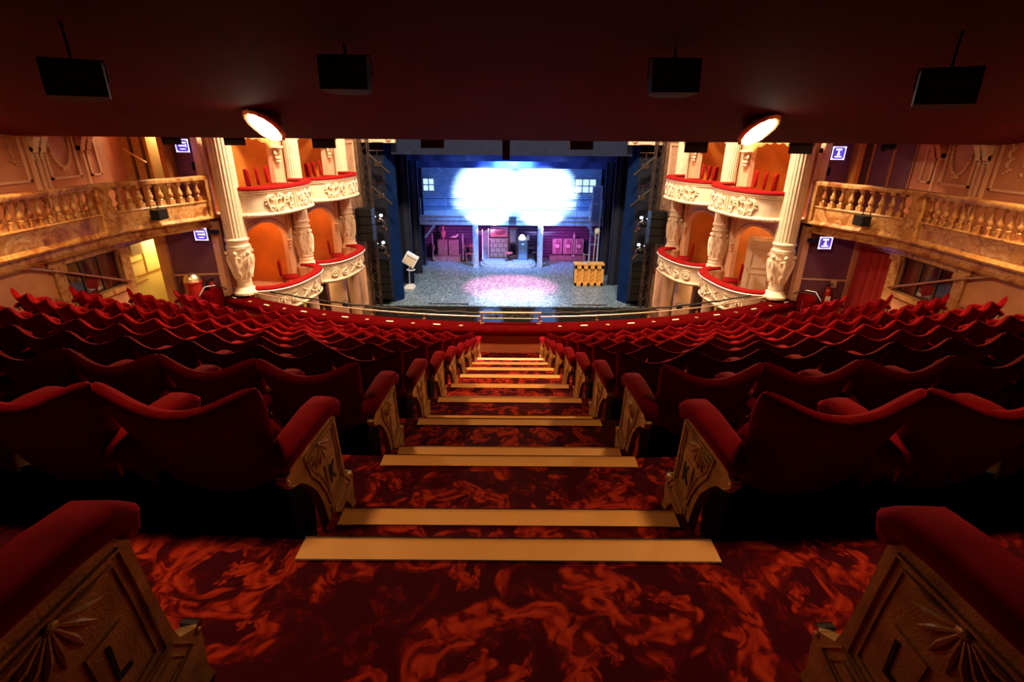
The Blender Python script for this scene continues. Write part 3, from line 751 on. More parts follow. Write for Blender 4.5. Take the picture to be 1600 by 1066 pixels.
def superarc(A, B, bulge, n=28, e=0.75):
    """bow-fronted plan from A to B, bulging towards the house (-x)"""
    mx, my = (A[0]+B[0])/2, (A[1]+B[1])/2; hx, hy = (B[0]-A[0])/2, (B[1]-A[1])/2; l = math.hypot(hx, hy); nx, ny = -hy/l, hx/l
    out = []
    for i in range(n+1):
        t = pi*i/n; c = math.copysign(abs(cos(t))**e, cos(t)); q = sin(t)**e
        out.append((mx-hx*c+nx*bulge*q, my-hy*c+ny*bulge*q))
    return out
BOX = {1: superarc((6.50, 12.42), (6.16, 14.98), 0.84), 2: superarc((6.02, 15.25), (5.66, 17.78), 0.80)}
def spiral2(cx, cz, r0, turns, a0, dirn=1, n=22, k=0.85):
    return [(cx+r0*(1-k*i/n)*cos(a0+dirn*2*pi*turns*i/n), cz+r0*(1-k*i/n)*sin(a0+dirn*2*pi*turns*i/n)) for i in range(n+1)]
def ell2(cx, cz, rx, rz_, n=20): return [(cx+rx*cos(2*pi*i/n), cz+rz_*sin(2*pi*i/n)) for i in range(n+1)]
def bez(p0, p1, p2, n=10): return [((1-t)**2*p0[0]+2*t*(1-t)*p1[0]+t*t*p2[0], (1-t)**2*p0[1]+2*t*(1-t)*p1[1]+t*t*p2[1]) for t in [i/n for i in range(n+1)]]
def relief(mb, path, d0, dirn, z0, lines, off, r=0.018):
    """lines in (along, height) metres laid on a curved vertical face"""
    for ln in lines:
        w = 1.0; pts = ln
        if isinstance(ln, tuple) and isinstance(ln[0], (int, float)): w, pts = ln[0], ln[1]
        P = []
        for a, h in pts:
            (x, y), (tx, ty) = at_arc(path, d0+dirn*a); P.append((x-ty*off, y+tx*off, z0+h))
        m = len(P); rr = [r*w*(0.45+0.55*sin(pi*min(1, max(0, (i+0.6)/m)))) for i in range(m)]
        mb.tube(P, rr, 6)
def acanthus(cx, cz, h, flip=1):
    """C-scrolls with leaves, a lyre-like crest"""
    L = []
    L.append((1.5, bez((cx-flip*0.05*h, cz+0.42*h), (cx+flip*0.42*h, cz+0.30*h), (cx+flip*0.10*h, cz-0.30*h))))
    L.append((1.2, spiral2(cx-flip*0.02*h, cz+0.30*h, 0.16*h, 1.2, 1.2, flip)))
    L.append((1.2, spiral2(cx+flip*0.05*h, cz-0.28*h, 0.17*h, 1.3, -1.2, -flip)))
    for t in (0.15, 0.35, 0.55, 0.75): 
        q = bez((cx-flip*0.05*h, cz+0.42*h), (cx+flip*0.42*h, cz+0.30*h), (cx+flip*0.10*h, cz-0.30*h), 20)[int(t*20)]
        L.append((1.0, [(q[0], q[1]), (q[0]+flip*0.07*h, q[1]+0.05*h), (q[0]+flip*0.14*h, q[1]-0.01*h)]))
    return L
def cartouche(cx, cz, h):
    L = [(1.6, ell2(cx, cz, 0.22*h, 0.33*h)), (1.0, ell2(cx, cz, 0.13*h, 0.22*h)), (1.6, [(cx-0.05*h, cz-0.1*h), (cx, cz+0.12*h), (cx+0.05*h, cz-0.1*h)])]
    for f in (-1, 1):
        L += [(1.2, spiral2(cx+f*0.25*h, cz+0.33*h, 0.13*h, 1.2, pi/2, f)), (1.2, spiral2(cx+f*0.27*h, cz-0.32*h, 0.14*h, 1.2, -pi/2, -f)), (1.0, bez((cx+f*0.22*h, cz+0.2*h), (cx+f*0.48*h, cz), (cx+f*0.24*h, cz-0.2*h)))]
    return L

def baluster(mb, x, y, ang):
    z0, z1 = -1.475, -1.035
    M = Matrix.Translation((x, y, 0)) @ Matrix.Rotation(ang, 4, 'Z')
    mb.box(-0.052, 0.052, -0.052, 0.052, z0, z0+0.095, M); mb.box(-0.052, 0.052, -0.052, 0.052, z1-0.055, z1, M)
    mb.lathe(x, y, [(0.040, z0+0.095), (0.047, z0+0.11), (0.032, z0+0.13), (0.040, z0+0.15), (0.058, z0+0.185), (0.055, z0+0.215), (0.036, z0+0.27), (0.026, z0+0.33), (0.036, z0+0.345), (0.030, z0+0.36), (0.045, z0+0.385)], 12)

for s in (1, -1):
    sd = SIDE[s]; od = 'yellow corridor' if s < 0 else 'red curtain'
    # ---- lower side wall with window and doorway openings
    z0, z1, zt = -6.0, -2.30, -2.02
    mb = MB(s)
    mb.box(XW, XW+0.25, -2.4, 9.2, z0, zt); mb.box(XW, XW+0.25, 9.2, 12.3, z1, zt); mb.box(XW, XW+0.25, 9.2, 10.62, z0, -3.06)
    mb.box(XW, XW+0.25, 10.62, 10.88, z0, z1); mb.box(XW, XW+0.25, 12.18, 12.3, z0, z1)
    struct('wall_'+sd, mb, LOWWALL, smooth=0)
    mb = MB(s); mb.poly([(XW+0.1, 12.24, z0), (7.02, 12.44, z0), (7.02, 12.64, z0), (XW+0.1, 12.44, z0)], (0, 0, 3.95)); struct('wall_'+sd, mb, PURPLE, smooth=0)
    mb = MB(s); mb.box(6.98, 7.13, 12.28, 12.46, -4.6, -2.0); mb.box(7.0, 7.15, 12.28, 12.46, -1.8, 0.3); struct('trim_1', mb, PINKPL, smooth=0)
    mb = MB(s); mb.bar((XW, 12.22, -3.28), (7.1, 12.41, -3.28), 0.03, 0.04); mb.bar((XW, 12.22, -4.2), (7.1, 12.41, -4.2), 0.03, 0.16); struct('trim_2', mb, PINKPL, smooth=0)
    # marble pilasters, architrave, sill
    mb = MB(s)
    for a, b in ((8.98, 9.2), (10.62, 10.88)):
        mb.box(XW-0.05, XW, a, b, z0, -2.42); mb.box(XW-0.09, XW, a-0.03, b+0.03, -2.42, -2.30)
    mb.box(XW-0.06, XW, 8.9, 12.25, -2.30, -2.12); mb.box(XW-0.09, XW, 8.9, 12.25, -2.14, -2.10)
    mb.box(XW-0.10, XW+0.05, 9.15, 10.66, -3.14, -3.04)
    struct('trim_3', mb, MARBLE, smooth=0)
    # ---- window with curtain behind glass
    wn = thing('window_%d' % (1 if s < 0 else 2), 'wood framed window with red curtain in the %s side wall under the balcony' % sd, None, (s*XW, 9.9, -3.06), kind='structure')
    mb = MB(s); 
    for a in (9.22, 9.66, 10.12, 10.58): mb.box(XW+0.03, XW+0.07, a-0.02, a+0.02, -3.05, -2.31)
    for zz in (-3.04, -2.33): mb.box(XW+0.03, XW+0.07, 9.2, 10.62, zz-0.02, zz+0.02)
    mb.build('frame', DARKWOOD, wn, smooth=0)
    mb = MB(s); mb.box(XW+0.045, XW+0.05, 9.22, 10.6, -3.04, -2.32)
    gm, nt, gb = new_mat('window_glass_'+sd); gb.inputs['Transmission Weight'].default_value = 1; gb.inputs['Roughness'].default_value = 0.02; gb.inputs['IOR'].default_value = 1.45
    mb.build('pane', gm, wn, smooth=0)
    def drape(y0, y1, zb, zz, xx, npl, amp=0.03):
        m = MB(s); n = npl*8
        m.grid(lambda u, v: (xx+amp*sin(u*npl*2*pi)+amp*0.4*sin(u*31+v*2), y0+(y1-y0)*u, zb+(zz-zb)*v), n, 6)
        m.grid(lambda u, v: (xx+0.012+amp*sin(u*npl*2*pi)+amp*0.4*sin(u*31+v*2), y0+(y1-y0)*u, zb+(zz-zb)*v), n, 6, flip=True)
        return m
    tag(drape(9.15, 10.65, -3.12, -2.28, XW+0.15, 8, 0.05).build('curtain', CURTAINM, smooth=60), 'pleated red curtain hanging behind the window under the %s balcony' % sd, 'curtain')
    # backing room walls behind window
    mb = MB(s); mb.box(XW+0.25, XW+0.27, 9.0, 10.8, -3.4, -2.0); struct('wall_'+sd, mb, DARKWOOD, smooth=0)
    if s > 0:
        tag(drape(10.88, 12.2, -4.4, -2.30, XW+0.14, 8, 0.06).build('door_curtain', CURTAINM, smooth=60), 'floor-length red curtain across the doorway beside the right plum wall', 'curtain')
        mb = MB(s); mb.tube([(XW+0.06, 10.9, -2.36), (XW+0.06, 12.18, -2.36)], 0.015, 6); tag(mb.build('curtain_rail', BRASS, smooth=40), 'brass curtain rail above the right doorway', 'curtain rail')
    else:
        # bright yellow corridor
        mb = MB(s); mb.box(XW+0.25, 9.08, 10.78, 10.86, -4.6, -2.2); mb.box(9.0, 9.08, 10.8, 13.6, -4.6, -2.2); mb.box(XW+0.25, 9.08, 13.5, 13.6, -4.6, -2.2); mb.box(XW+0.2, 9.08, 10.8, 13.6, -2.22, -2.15); mb.box(XW+0.0, XW+0.27, 12.46, 13.6, -4.6, -2.2)
        mb.box(XW+0.2, 9.08, 10.8, 13.6, -4.6, -4.4)
        struct('wall_corridor', mb, YELLOW, smooth=0)
        mb = MB(s); mb.box(8.72, 9.0, 11.75, 12.1, -2.72, -2.2); struct('trim_bulkhead', mb, YELLOW, smooth=0)
        mb = MB(s); mb.box(8.97, 9.0, 12.1, 13.5, -3.30, -3.27); mb.box(8.97, 9.0, 12.45, 12.47, -3.3, -2.2); mb.box(8.97, 9.0, 11.4, 12.4, -2.95, -2.93); mb.box(8.97, 9.0, 11.4, 12.4, -3.45, -3.42); struct('trim_4', mb, STAIRWOOD, smooth=0)
        light('corridor_light', 'POINT', (s*8.62, 12.85, -2.5), 26, (1, 0.88, 0.5), 0.08)
    # ---- wall handrail beside the side steps
    h = thing('wall_handrail', 'thin brass handrail sloping down the %s side wall above the seats' % sd, 'handrail', (s*(XW-0.1), 9.0, -2.4))
    mb = MB(s); mb.tube([(XW-0.12, 4.0, -0.55), (XW-0.12, 8.0, -2.02), (XW-0.12, 9.25, -2.46), (XW-0.12, 10.66, -3.0)], 0.022, 8); mb.build('rail_bar', BRASS, h, smooth=60)
    for yy, zz in ((8.3, -2.13), (9.1, -2.41), (10.6, -2.98)):
        mb = MB(s); mb.tube([(XW, yy, zz-0.08), (XW-0.08, yy, zz-0.07), (XW-0.12, yy, zz)], 0.012, 6); mb.build('rail_bracket', BRASS, h, smooth=60)
    # ---- slip balcony
    b = thing('balcony_front', 'long veined marble balustrade of the %s side balcony above the curtained window' % sd, 'balustrade', (s*7.6, 9.5, -2.12))
    def sw(sec, mat, nm, path=BALS, sm=30):
        m = MB(s); m.sweep(path, sec); return m.build(nm, mat, b, smooth=sm)
    sw([(0.09, -0.95), (0.10, -0.975), (0.085, -1.035), (-0.085, -1.035), (-0.10, -0.975), (-0.09, -0.95), (0, -0.94)], MARBLE, 'handrail', sm=50)
    sw([(0.075, -1.475), (0.085, -1.50), (0.06, -1.52), (0.055, -1.80), (0.09, -1.83), (0.12, -1.86), (0.11, -1.89), (-0.04, -1.89), (-0.04, -1.475)], MARBLE, 'fascia', sm=25)
    sw([(-0.14, -1.89), (-0.14, -2.06), (-0.10, -2.09), (-0.12, -2.12), (-0.30, -2.12), (-0.30, -1.89)], MARBLE, 'frieze', sm=25)
    Ltot = arclen(BALS)[-1]
    pier_d = 6.95
    for dd, w_ in ((pier_d, 0.24), (Ltot-0.12, 0.14), (pier_d-2.1-1.9, 0.14)):
        (x, y), (tx, ty) = at_arc(BALS, dd); M = Matrix.Translation((x, y, 0)) @ Matrix.Rotation(atan2(ty, tx), 4, 'Z')
        m = MB(s); m.box(-w_/2, w_/2, -0.085, 0.115, -1.84, -1.03, M); m.build('pier', MARBLE, b, smooth=0)
    dd = 3.0-1.0
    ds = [pier_d-0.24-0.182*i for i in range(11)]+[pier_d-0.24-0.182*i-0.2 for i in range(11, 20)]
    n2 = 10; L2 = Ltot-0.12-pier_d
    ds += [pier_d+L2*(i+1)/(n2+1) for i in range(n2)]
    for d in ds:
        (x, y), (tx, ty) = at_arc(BALS, d)
        m = MB(s); baluster(m, x, y, atan2(ty, tx)); m.build('baluster', MARBLE, b, smooth=40)
    # slip floor
    inner = off_path(BALS, -0.02); poly = [(x, y, -1.92) for x, y in inner]+[(7.05, 12.7, -1.92), (9.1, 12.9, -1.92), (9.1, 3.0, -1.92)]
    m = MB(s); m.poly(poly, (0, 0, -0.12) if 0 else (0, 0, 0.06)); struct('floor_balcony', m, LOWWALL, smooth=0)
    # black floodlight on the balcony fascia
    (x, y), (tx, ty) = at_arc(BALS, pier_d+0.95)
    fx, fy = x-0.16, y-0.02
    t = thing('floodlight', 'black floodlight clamped on the marble fascia of the %s balcony' % sd, 'floodlight', (s*fx, fy, -1.7), 'floodlights on the balcony fronts')
    m = MB(s); m.box(fx-0.16, fx+0.02, fy-0.17, fy+0.13, -1.72, -1.52); m.build('housing', BLACK, t, smooth=0)
    m = MB(s); m.tube([(fx+0.0, fy-0.15, -1.52), (fx, fy-0.12, -1.44), (fx, fy+0.08, -1.44), (fx, fy+0.11, -1.52)], 0.01, 5); m.build('yoke', STEEL, t, smooth=0)
    # ---- upper panelled wall
    m = MB(s); m.box(8.9, 9.1, 3.0, 12.0, -2.0, 0.42); struct('wall_'+sd, m, MAUVE, smooth=0)
    def frame2(m, ya, yb, za, zb, x, w_=0.035):
        m.box(x-0.03, x, ya, yb, za, za+w_); m.box(x-0.03, x, ya, yb, zb-w_, zb); m.box(x-0.03, x, ya, ya+w_, za, zb); m.box(x-0.03, x, yb-w_, yb, za, zb)
    m = MB(s)
    for ya, yb in ((8.35, 8.95), (9.12, 9.95), (10.40, 11.15), (11.42, 11.72)): frame2(m, ya, yb, -0.92, 0.38, 8.89, 0.045)
    for ya in (9.02, 10.05, 10.18, 10.28, 11.28): m.box(8.84, 8.9, ya, ya+0.05, -1.9, 0.42)
    struct('trim_5', m, PINKPL, smooth=0)
    # oval wreath, garlands, corbels
    m = MB(s)
    for i in range(34):
        t_ = 2*pi*i/34; cy_, cz_ = 10.78+0.25*cos(t_), -0.18+0.52*sin(t_)
        M = Matrix.Translation((8.87, cy_, cz_)) @ Matrix.Rotation(t_, 4, 'X')
        m.pillow((0, 0, 0), (0.06, 0.055, 0.10), M, e=1, n=5)
    for i in range(3): m.pillow((8.86, 10.78+0.05*(i-1), -0.74), (0.06, 0.06, 0.07), e=1, n=5)
    tag(m.build('plaster_wreath', PINKPL, smooth=60), 'oval plaster leaf wreath on the %s upper wall panel' % sd, 'wreath', 'oval plaster wreaths')
    m = MB(s); rnd = random.Random(3)
    for cy_ in (9.36, 9.72):
        for i in range(26):
            z_ = 0.3-i*0.036; M = Matrix.Translation((8.87, cy_+0.05*sin(i*1.3)+0.02*rnd.uniform(-1, 1)+0.12*((z_+0.2)*0.25), z_)) @ Matrix.Rotation(rnd.uniform(0, 3), 4, 'X')
            m.pillow((0, 0, 0), (0.05, 0.05, 0.085), M, e=1, n=4)
    for i in range(14): m.pillow((8.87, 9.36+0.36*i/13, 0.33-0.10*sin(pi*i/13)), (0.05, 0.06, 0.05), e=1, n=4)
    tag(m.build('plaster_garland', PINKPL if s > 0 else MAUVE, smooth=60), 'hanging leaf garland in plaster on the %s upper wall panel' % sd, 'garland', 'hanging plaster garlands')
    for i, yy in enumerate((10.22, 9.0, 11.34)):
        t = thing('scroll_corbel', 'twin scroll plaster corbel on the %s upper wall, %s' % (sd, ('between the garland and the wreath', 'nearest the camera', 'between the wreath and the doorway')[i]), 'corbel', (s*8.8, yy, -0.55), 'scroll corbels on the upper walls')
        m = MB(s)
        for dy in (-0.085, 0.085):
            m.cyl((8.78, yy+dy-0.07, -0.12), (8.78, yy+dy+0.07, -0.12), 0.10, n=14); m.cyl((8.83, yy+dy-0.06, -0.36), (8.83, yy+dy+0.06, -0.36), 0.055, n=12)
            m.poly([(8.68, yy+dy-0.06, -0.12), (8.8, yy+dy-0.06, -0.4), (8.9, yy+dy-0.06, -0.4), (8.9, yy+dy-0.06, 0.1), (8.72, yy+dy-0.06, 0.1)], (0, 0.12, 0))
        m.box(8.6, 8.9, yy-0.2, yy+0.2, 0.0, 0.10); m.build('bracket', CREAM if i < 2 else MAUVE, t, smooth=50)
        m = MB(s)
        for dy in (-0.085, 0.085): m.tube([(8.84, yy+dy+0.04*cos(a), -0.48+0.04*sin(a)) for a in [k*0.6 for k in range(9)]], 0.012, 5)
        m.build('leaf_drop', CREAM if i < 2 else MAUVE, t, smooth=50)
    # end of the upper slip
    if s < 0:
        m = MB(s); m.box(8.47, 9.1, 12.78, 12.84, -2.0, 0.4); struct('door_1', m, STAIRWOOD, smooth=0)
        m = MB(s); m.tube([(8.98, 12.7, -0.42), (8.52, 12.7, -0.72)], 0.022, 6); tag(m.build('stair_handrail', BRASS, smooth=50), 'short brass handrail sloping across the timber door at upper left', 'handrail')
        m = MB(s); m.box(8.55, 8.6, 12.74, 12.78, -1.9, 0.4); m.box(8.82, 8.87, 12.74, 12.78, -1.9, 0.4); struct('trim_6', m, DARKWOOD, smooth=0)
        m = MB(s); m.box(7.88, 9.08, 13.12, 13.2, -2.0, 0.4); m.box(7.84, 7.88, 12.9, 13.2, -2, 0.4); m.box(7.95, 9.08, 12.9, 13.6, -2, -1.9); struct('wall_lobby', m, YELLOW, smooth=0)
        light('lobby_light', 'POINT', (s*8.25, 12.95, 0.1), 34, (1, 0.88, 0.55), 0.08)
        m = MB(s); m.poly([(7.92, 12.84, -2.0), (7.1, 12.55, -2.0), (7.1, 12.7, -2.0), (7.92, 12.94, -2.0)], (0, 0, 2.4)); struct('wall_left', m, PURPLE, smooth=0)
        m = MB(s); frame2(m, 0, 1, 0, 1, 0) if 0 else m.bar((7.9, 12.80, -1.02), (7.3, 12.58, -1.02), 0.03, 0.03); struct('trim_7', m, PURPLE, smooth=0)
    else:
        m = MB(s); m.poly([(9.1, 12.0, -2.0), (8.3, 12.9, -2.0), (8.3, 13.0, -2.0), (9.1, 12.2, -2.0)], (0, 0, 2.4)); m.poly([(8.3, 12.9, -2.0), (7.1, 12.55, -2.0), (7.1, 12.7, -2.0), (8.3, 13.0, -2.0)], (0, 0, 2.4)); struct('wall_right', m, PURPLE, smooth=0)
        m = MB(s)
        for a in (0.15, 0.5, 0.85): m.bar((9.1-0.8*a-0.02, 12.0+0.9*a-0.02, -1.9), (9.1-0.8*a-0.02, 12.0+0.9*a-0.02, 0.5), 0.04, 0.04)
        struct('trim_7', m, MAUVE, smooth=0)
    tag(MB(s).box(7.30, 7.36, 12.50, 12.58, -0.86, -0.68).build('wall_switch', BLACK, smooth=0), 'small dark box on the plum wall beside the %s near column' % sd, 'box')

for s in (1, -1):
    light('slip_lamp', 'SPOT', (s*7.75, 9.5, 0.3), 150, WARM, 0.08, aim=(s*8.9, 9.7, -0.5), spot=125, blend=0.6)
    struct('slip_light_blocker', MB(s).box(6.95, 9.1, 3.0, 13.7, 0.42, 0.50), LOWWALL, smooth=0)  # unseen slab added to keep the house lights off the upper slip walls
# ------------------------------------------------------------------ columns
def column(s, i, cx, cy, R):
    sd = SIDE[s]; nm = ('nearest the camera', 'between the two tiers of boxes', 'nearest the stage')[i]
    t = thing('fluted_column', 'cream fluted column with carved drum on the %s side, the one %s' % (sd, nm), 'column', (s*cx, cy, -3.72), 'fluted columns between the boxes')
    NF = 20
    def flute(r, a, z): return r*(1-0.075*(0.5+0.5*cos(a*NF))**1.5)
    m = MB(s); ztop = 0.25 if i else 0.05
    zz = [-2.40, -2.34, -2.0, -1.4, -0.8, -0.3, ztop]; m.lathe(cx, cy, [(R*1.0-0.01*j/6*R*2, z) for j, z in enumerate(zz)], NF*6, rad=flute); m.build('shaft', CREAM, t, smooth=25)
    m = MB(s); m.lathe(cx, cy, [(R*0.98, -2.60), (R*1.10, -2.585), (R*1.12, -2.55), (R*1.0, -2.53), (R*0.99, -2.45), (R*1.10, -2.43), (R*1.12, -2.40), (R*1.04, -2.375), (R, -2.36)], 32); m.build('collar', CREAM, t, smooth=40)
    # carved drum: twisting putti and leaf relief
    def carve(r, a, z):
        v = 0.5*sin(3*a+14*z)+0.5*sin(5*a-23*z+1.3)*cos(9*z)+0.45*sin(8*a+31*z+2.1*sin(4*a))
        return r*(1+0.07*v)
    m = MB(s); n = 30; prof = []
    for j in range(n+1):
        f = j/n; z = -3.40+0.80*f
        rr = R*(0.95+0.10*sin(pi*f)) if i else R*(0.62+0.50*f**0.8)
        prof.append((rr, z))
    m.lathe(cx, cy, prof, 56, rad=carve)
    # heads, arms and legs in relief
    for q in range(6):
        a = 2*pi*q/6+0.4
        def P(f, da, o=0.02):
            z = -3.40+0.80*f; rr = (R*(0.95+0.10*sin(pi*f)) if i else R*(0.62+0.50*f**0.8))+o; return (cx+rr*cos(a+da), cy+rr*sin(a+da), z)
        m.pillow(P(0.86, 0), (0.095, 0.095, 0.11), e=1, n=6)
        m.tube([P(0.76, 0), P(0.62, 0.10), P(0.45, 0.02), P(0.30, 0.18)], [0.045, 0.06, 0.055, 0.04], 7)
        m.tube([P(0.74, 0.1), P(0.66, 0.36), P(0.52, 0.40)], [0.028, 0.024, 0.018], 6); m.tube([P(0.74, -0.1), P(0.70, -0.36), P(0.82, -0.45)], [0.028, 0.024, 0.018], 6)
        m.tube([P(0.34, 0.15), P(0.18, -0.10), P(0.04, 0.12)], [0.04, 0.032, 0.02], 6); m.tube([P(0.34, 0.12), P(0.22, 0.40), P(0.08, 0.42)], [0.038, 0.03, 0.02], 6)
    m.build('carved_drum', CREAM, t, smooth=50)
    m = MB(s); rb = R*(0.62 if i == 0 else 0.98)
    m.lathe(cx, cy, [(R*1.45 if i else R*1.15, -3.74), (R*1.45 if i else R*1.15, -3.69), (R*1.25 if i else R*1.0, -3.66), (R*1.18 if i else R*0.85, -3.60), (rb*1.05, -3.56), (rb*1.1, -3.50), (rb, -3.46), (rb*1.08, -3.42), (rb*1.1, -3.40), (rb*0.98, -3.38)], 32); m.build('base', CREAM, t, smooth=40)
    if i: 
        m = MB(s); m.lathe(cx, cy, [(R*0.9, -7.2), (R*0.95, -5.2), (R*0.9, -4.3), (R*1.05, -4.2), (R*1.3, -4.1), (R*1.3, -3.74)], 24); m.build('lower_stem', PINKPL, t, smooth=40)
    return t
COLS = ((6.55, 12.32, 0.245), (6.08, 15.12, 0.20), (5.62, 17.92, 0.195))
for s in (1, -1):
    for i, c in enumerate(COLS): column(s, i, *c)

# ------------------------------------------------------------------ boxes
for s in (1, -1):
    sd = SIDE[s]
    for bi, (P0, P1) in ((1, ((6.74, 12.5), (6.30, 15.1))), (2, ((6.30, 15.15), (5.84, 17.9)))):
        path = BOX[bi]; L = arclen(path)[-1]; wl = math.hypot(P1[0]-P0[0], P1[1]-P0[1]); dx, dy = (P1[0]-P0[0])/wl, (P1[1]-P0[1])/wl
        where = 'nearer the camera' if bi == 1 else 'nearer the stage'
        def W(a, z, o=0.0): return (P0[0]+dx*a+dy*o, P0[1]+dy*a-dx*o, z)
        # arch wall (lower) and piers (upper)
        m = MB(s); a0, a1 = 0.10, wl-0.42; cz, rr = -2.86, (a1-a0)/2
        ac = (a0+a1)/2
        pts = [W(0, -4.3), W(a0, -4.3), W(a0, cz)]+[W(ac-rr*cos(pi*i/20), cz+0.66*sin(pi*i/20)) for i in range(1, 20)]+[W(a1, cz), W(a1, -4.3), W(wl, -4.3), W(wl, -1.95), W(0, -1.95)]
        # split the concave outline into safe quads
        arc = [(ac-rr*cos(pi*i/20), cz+0.66*sin(pi*i/20)) for i in range(21)]
        for o in (0.0,):
            m.poly([W(0, -4.3), W(a0, -4.3), W(a0, cz), W(0, cz)], (dy*0.14, -dx*0.14, 0)); m.poly([W(a1, -4.3), W(wl, -4.3), W(wl, cz), W(a1, cz)], (dy*0.14, -dx*0.14, 0))
            m.poly([W(0, cz), W(a0, cz), W(a0, -1.95), W(0, -1.95)], (dy*0.14, -dx*0.14, 0)); m.poly([W(a1, cz), W(wl, cz), W(wl, -1.95), W(a1, -1.95)], (dy*0.14, -dx*0.14, 0))
            for (x1_, z1_), (x2_, z2_) in zip(arc, arc[1:]): m.poly([W(x1_, z1_), W(x2_, z2_), W(x2_, -1.95), W(x1_, -1.95)], (dy*0.14, -dx*0.14, 0))
        struct('wall_'+sd, m, PINKPL, smooth=0)
        m = MB(s); m.poly([W(wl-0.52, -1.9), W(wl, -1.9), W(wl, 0.5), W(wl-0.52, 0.5)], (dy*0.14, -dx*0.14, 0)); m.poly([W(0, -1.9), W(0.08, -1.9), W(0.08, 0.5), W(0, 0.5)], (dy*0.14, -dx*0.14, 0)); struct('wall_'+sd, m, PINKPL, smooth=0)
        # arch moulding and springing corbel
        t = thing('arch_moulding', 'moulded plaster arch over the lower %s box %s' % (sd, where), 'arch', (s*P0[0], P0[1], -2.9), 'moulded arches over the lower boxes')
        m = MB(s); m.tube([W(ac-rr*cos(pi*i/28), cz+0.66*sin(pi*i/28), -0.03) for i in range(29)], 0.045, 8); m.tube([W(ac-(rr+0.1)*cos(pi*i/28), cz+0.74*sin(pi*i/28), -0.02) for i in range(29)], 0.02, 6); m.build('arch_rib', PINKPL, t, smooth=60)
        m = MB(s); a = a1+0.02; p = W(a, 0, -0.06)
        m.pillow((p[0], p[1], cz-0.02), (0.14, 0.14, 0.05), e=0.4, n=5); m.pillow((p[0], p[1], cz-0.10), (0.10, 0.10, 0.14), e=0.9, n=6); m.pillow((p[0], p[1], cz-0.21), (0.08, 0.08, 0.10), e=1, n=6); m.build('corbel', PINKPL, t, smooth=60)
        m = MB(s)
        for q in range(9):
            f = q/8; m.tube([W(a1+0.02+0.04*f, -2.7+0.62*f*1.0, -0.01), W(a1+0.07, -2.66+0.62*f, -0.03), W(a1+0.14, -2.60+0.62*f, -0.01)], 0.014, 5)
        m.build('leaf_spandrel', PINKPL, t, smooth=60)
        # upper corbel on the pier
        p = W(wl-0.44, 0, -0.10)
        t = thing('scroll_corbel', 'cream triple scroll corbel high on the pier of the upper %s box %s' % (sd, where), 'corbel', (s*p[0], p[1], -0.8), 'scroll corbels on the box piers')
        m = MB(s); m.pillow((p[0], p[1], -0.40), (0.30, 0.30, 0.06), e=0.3, n=5); m.pillow((p[0], p[1], -0.46), (0.24, 0.24, 0.05), e=0.4, n=5); m.build('shelf', CREAM, t, smooth=50)
        m = MB(s)
        for dd in (-0.07, 0, 0.07):
            q = W(wl-0.44+dd, 0, -0.10); m.pillow((q[0], q[1], -0.55), (0.07, 0.15, 0.14), e=0.9, n=6); m.pillow((q[0], q[1]+0.02, -0.67), (0.055, 0.10, 0.09), e=0.9, n=6); m.pillow((q[0], q[1]+0.03, -0.76), (0.045, 0.07, 0.05), e=0.9, n=5)
        m.build('scroll', CREAM, t, smooth=60)
        # scalloped gold valance across the upper opening
        t = thing('gold_valance', 'scalloped gold valance across the top of the upper %s box %s' % (sd, where), 'valance', (s*P0[0], P0[1], -0.3), 'scalloped gold valances')
        m = MB(s)
        for o, dz in ((-0.02, 0.0), (-0.03, 0.045)):
            m.tube([W(0.1+(wl-0.62)*i/40, -0.17+dz-0.28*(abs(2*i/40-1)**2.5)+0.022*sin(i*0.95), o) for i in range(41)], 0.022, 6)
        m.build('scalloped_edge', GOLDBR, t, smooth=60)
        m = MB(s); m.grid(lambda u, v: W(0.1+(wl-0.62)*u, (-0.15-0.28*(abs(2*u-1)**2.5))*(1-v)+0.4*v, 0.02), 24, 2); m.build('valance_panel', GOLDBR, t, smooth=40)
        # interior
        xb = 7.95
        m = MB(s); m.box(xb, xb+0.1, P0[1], P1[1]+0.05, -4.3, 0.6); struct('wall_'+sd, m, ORANGE, smooth=0)
        m = MB(s); m.box(P1[0]+0.02, xb, P1[1]-0.03, P1[1]+0.05, -4.3, 0.6); 
        if bi == 1: m.box(P0[0]+0.1, xb, P0[1]+0.47, P0[1]+0.55, -4.3, 0.4)
        struct('wall_'+sd, m, ORANGE, smooth=0)
        flo = [(x, y) for x, y in path]+[(xb, P1[1]), (xb, P0[1]+0.1)]
        m = MB(s); m.poly([(x, y, -1.93) for x, y in flo], (0, 0, 0.06)); m.poly([(x, y, -4.25) for x, y in flo], (0, 0, 0.06)); m.poly([(P0[0], P0[1], 0.5), (P1[0], P1[1], 0.5), (xb, P1[1], 0.5), (xb, P0[1], 0.5)], (0, 0, 0.08)); struct('floor_box', m, PINKPL, smooth=0)
        if not (s > 0 and bi == 1):
            m = MB(s); m.box(7.0, 7.04, P0[1]+0.5, P0[1]+0.56, -4.2, -2.2) if 0 else m.box(xb-0.05, xb, P0[1]+0.7, P0[1]+0.75, -4.2, -2.0); m.box(xb-0.05, xb, P0[1]+1.1, P0[1]+1.15, -4.2, -2.0); struct('trim_8', m, MAUVE, smooth=0)
        light('box_light', 'POINT', (s*6.9, (P0[1]+P1[1])/2+0.3, 0.15), 12 if not (s > 0 and bi == 2) else 9, WARM, 0.10)
        light('box_light', 'POINT', (s*6.75, (P0[1]+P1[1])/2+0.25, -2.15), 44 if s < 0 else 9, (1, 0.5, 0.18), 0.08)
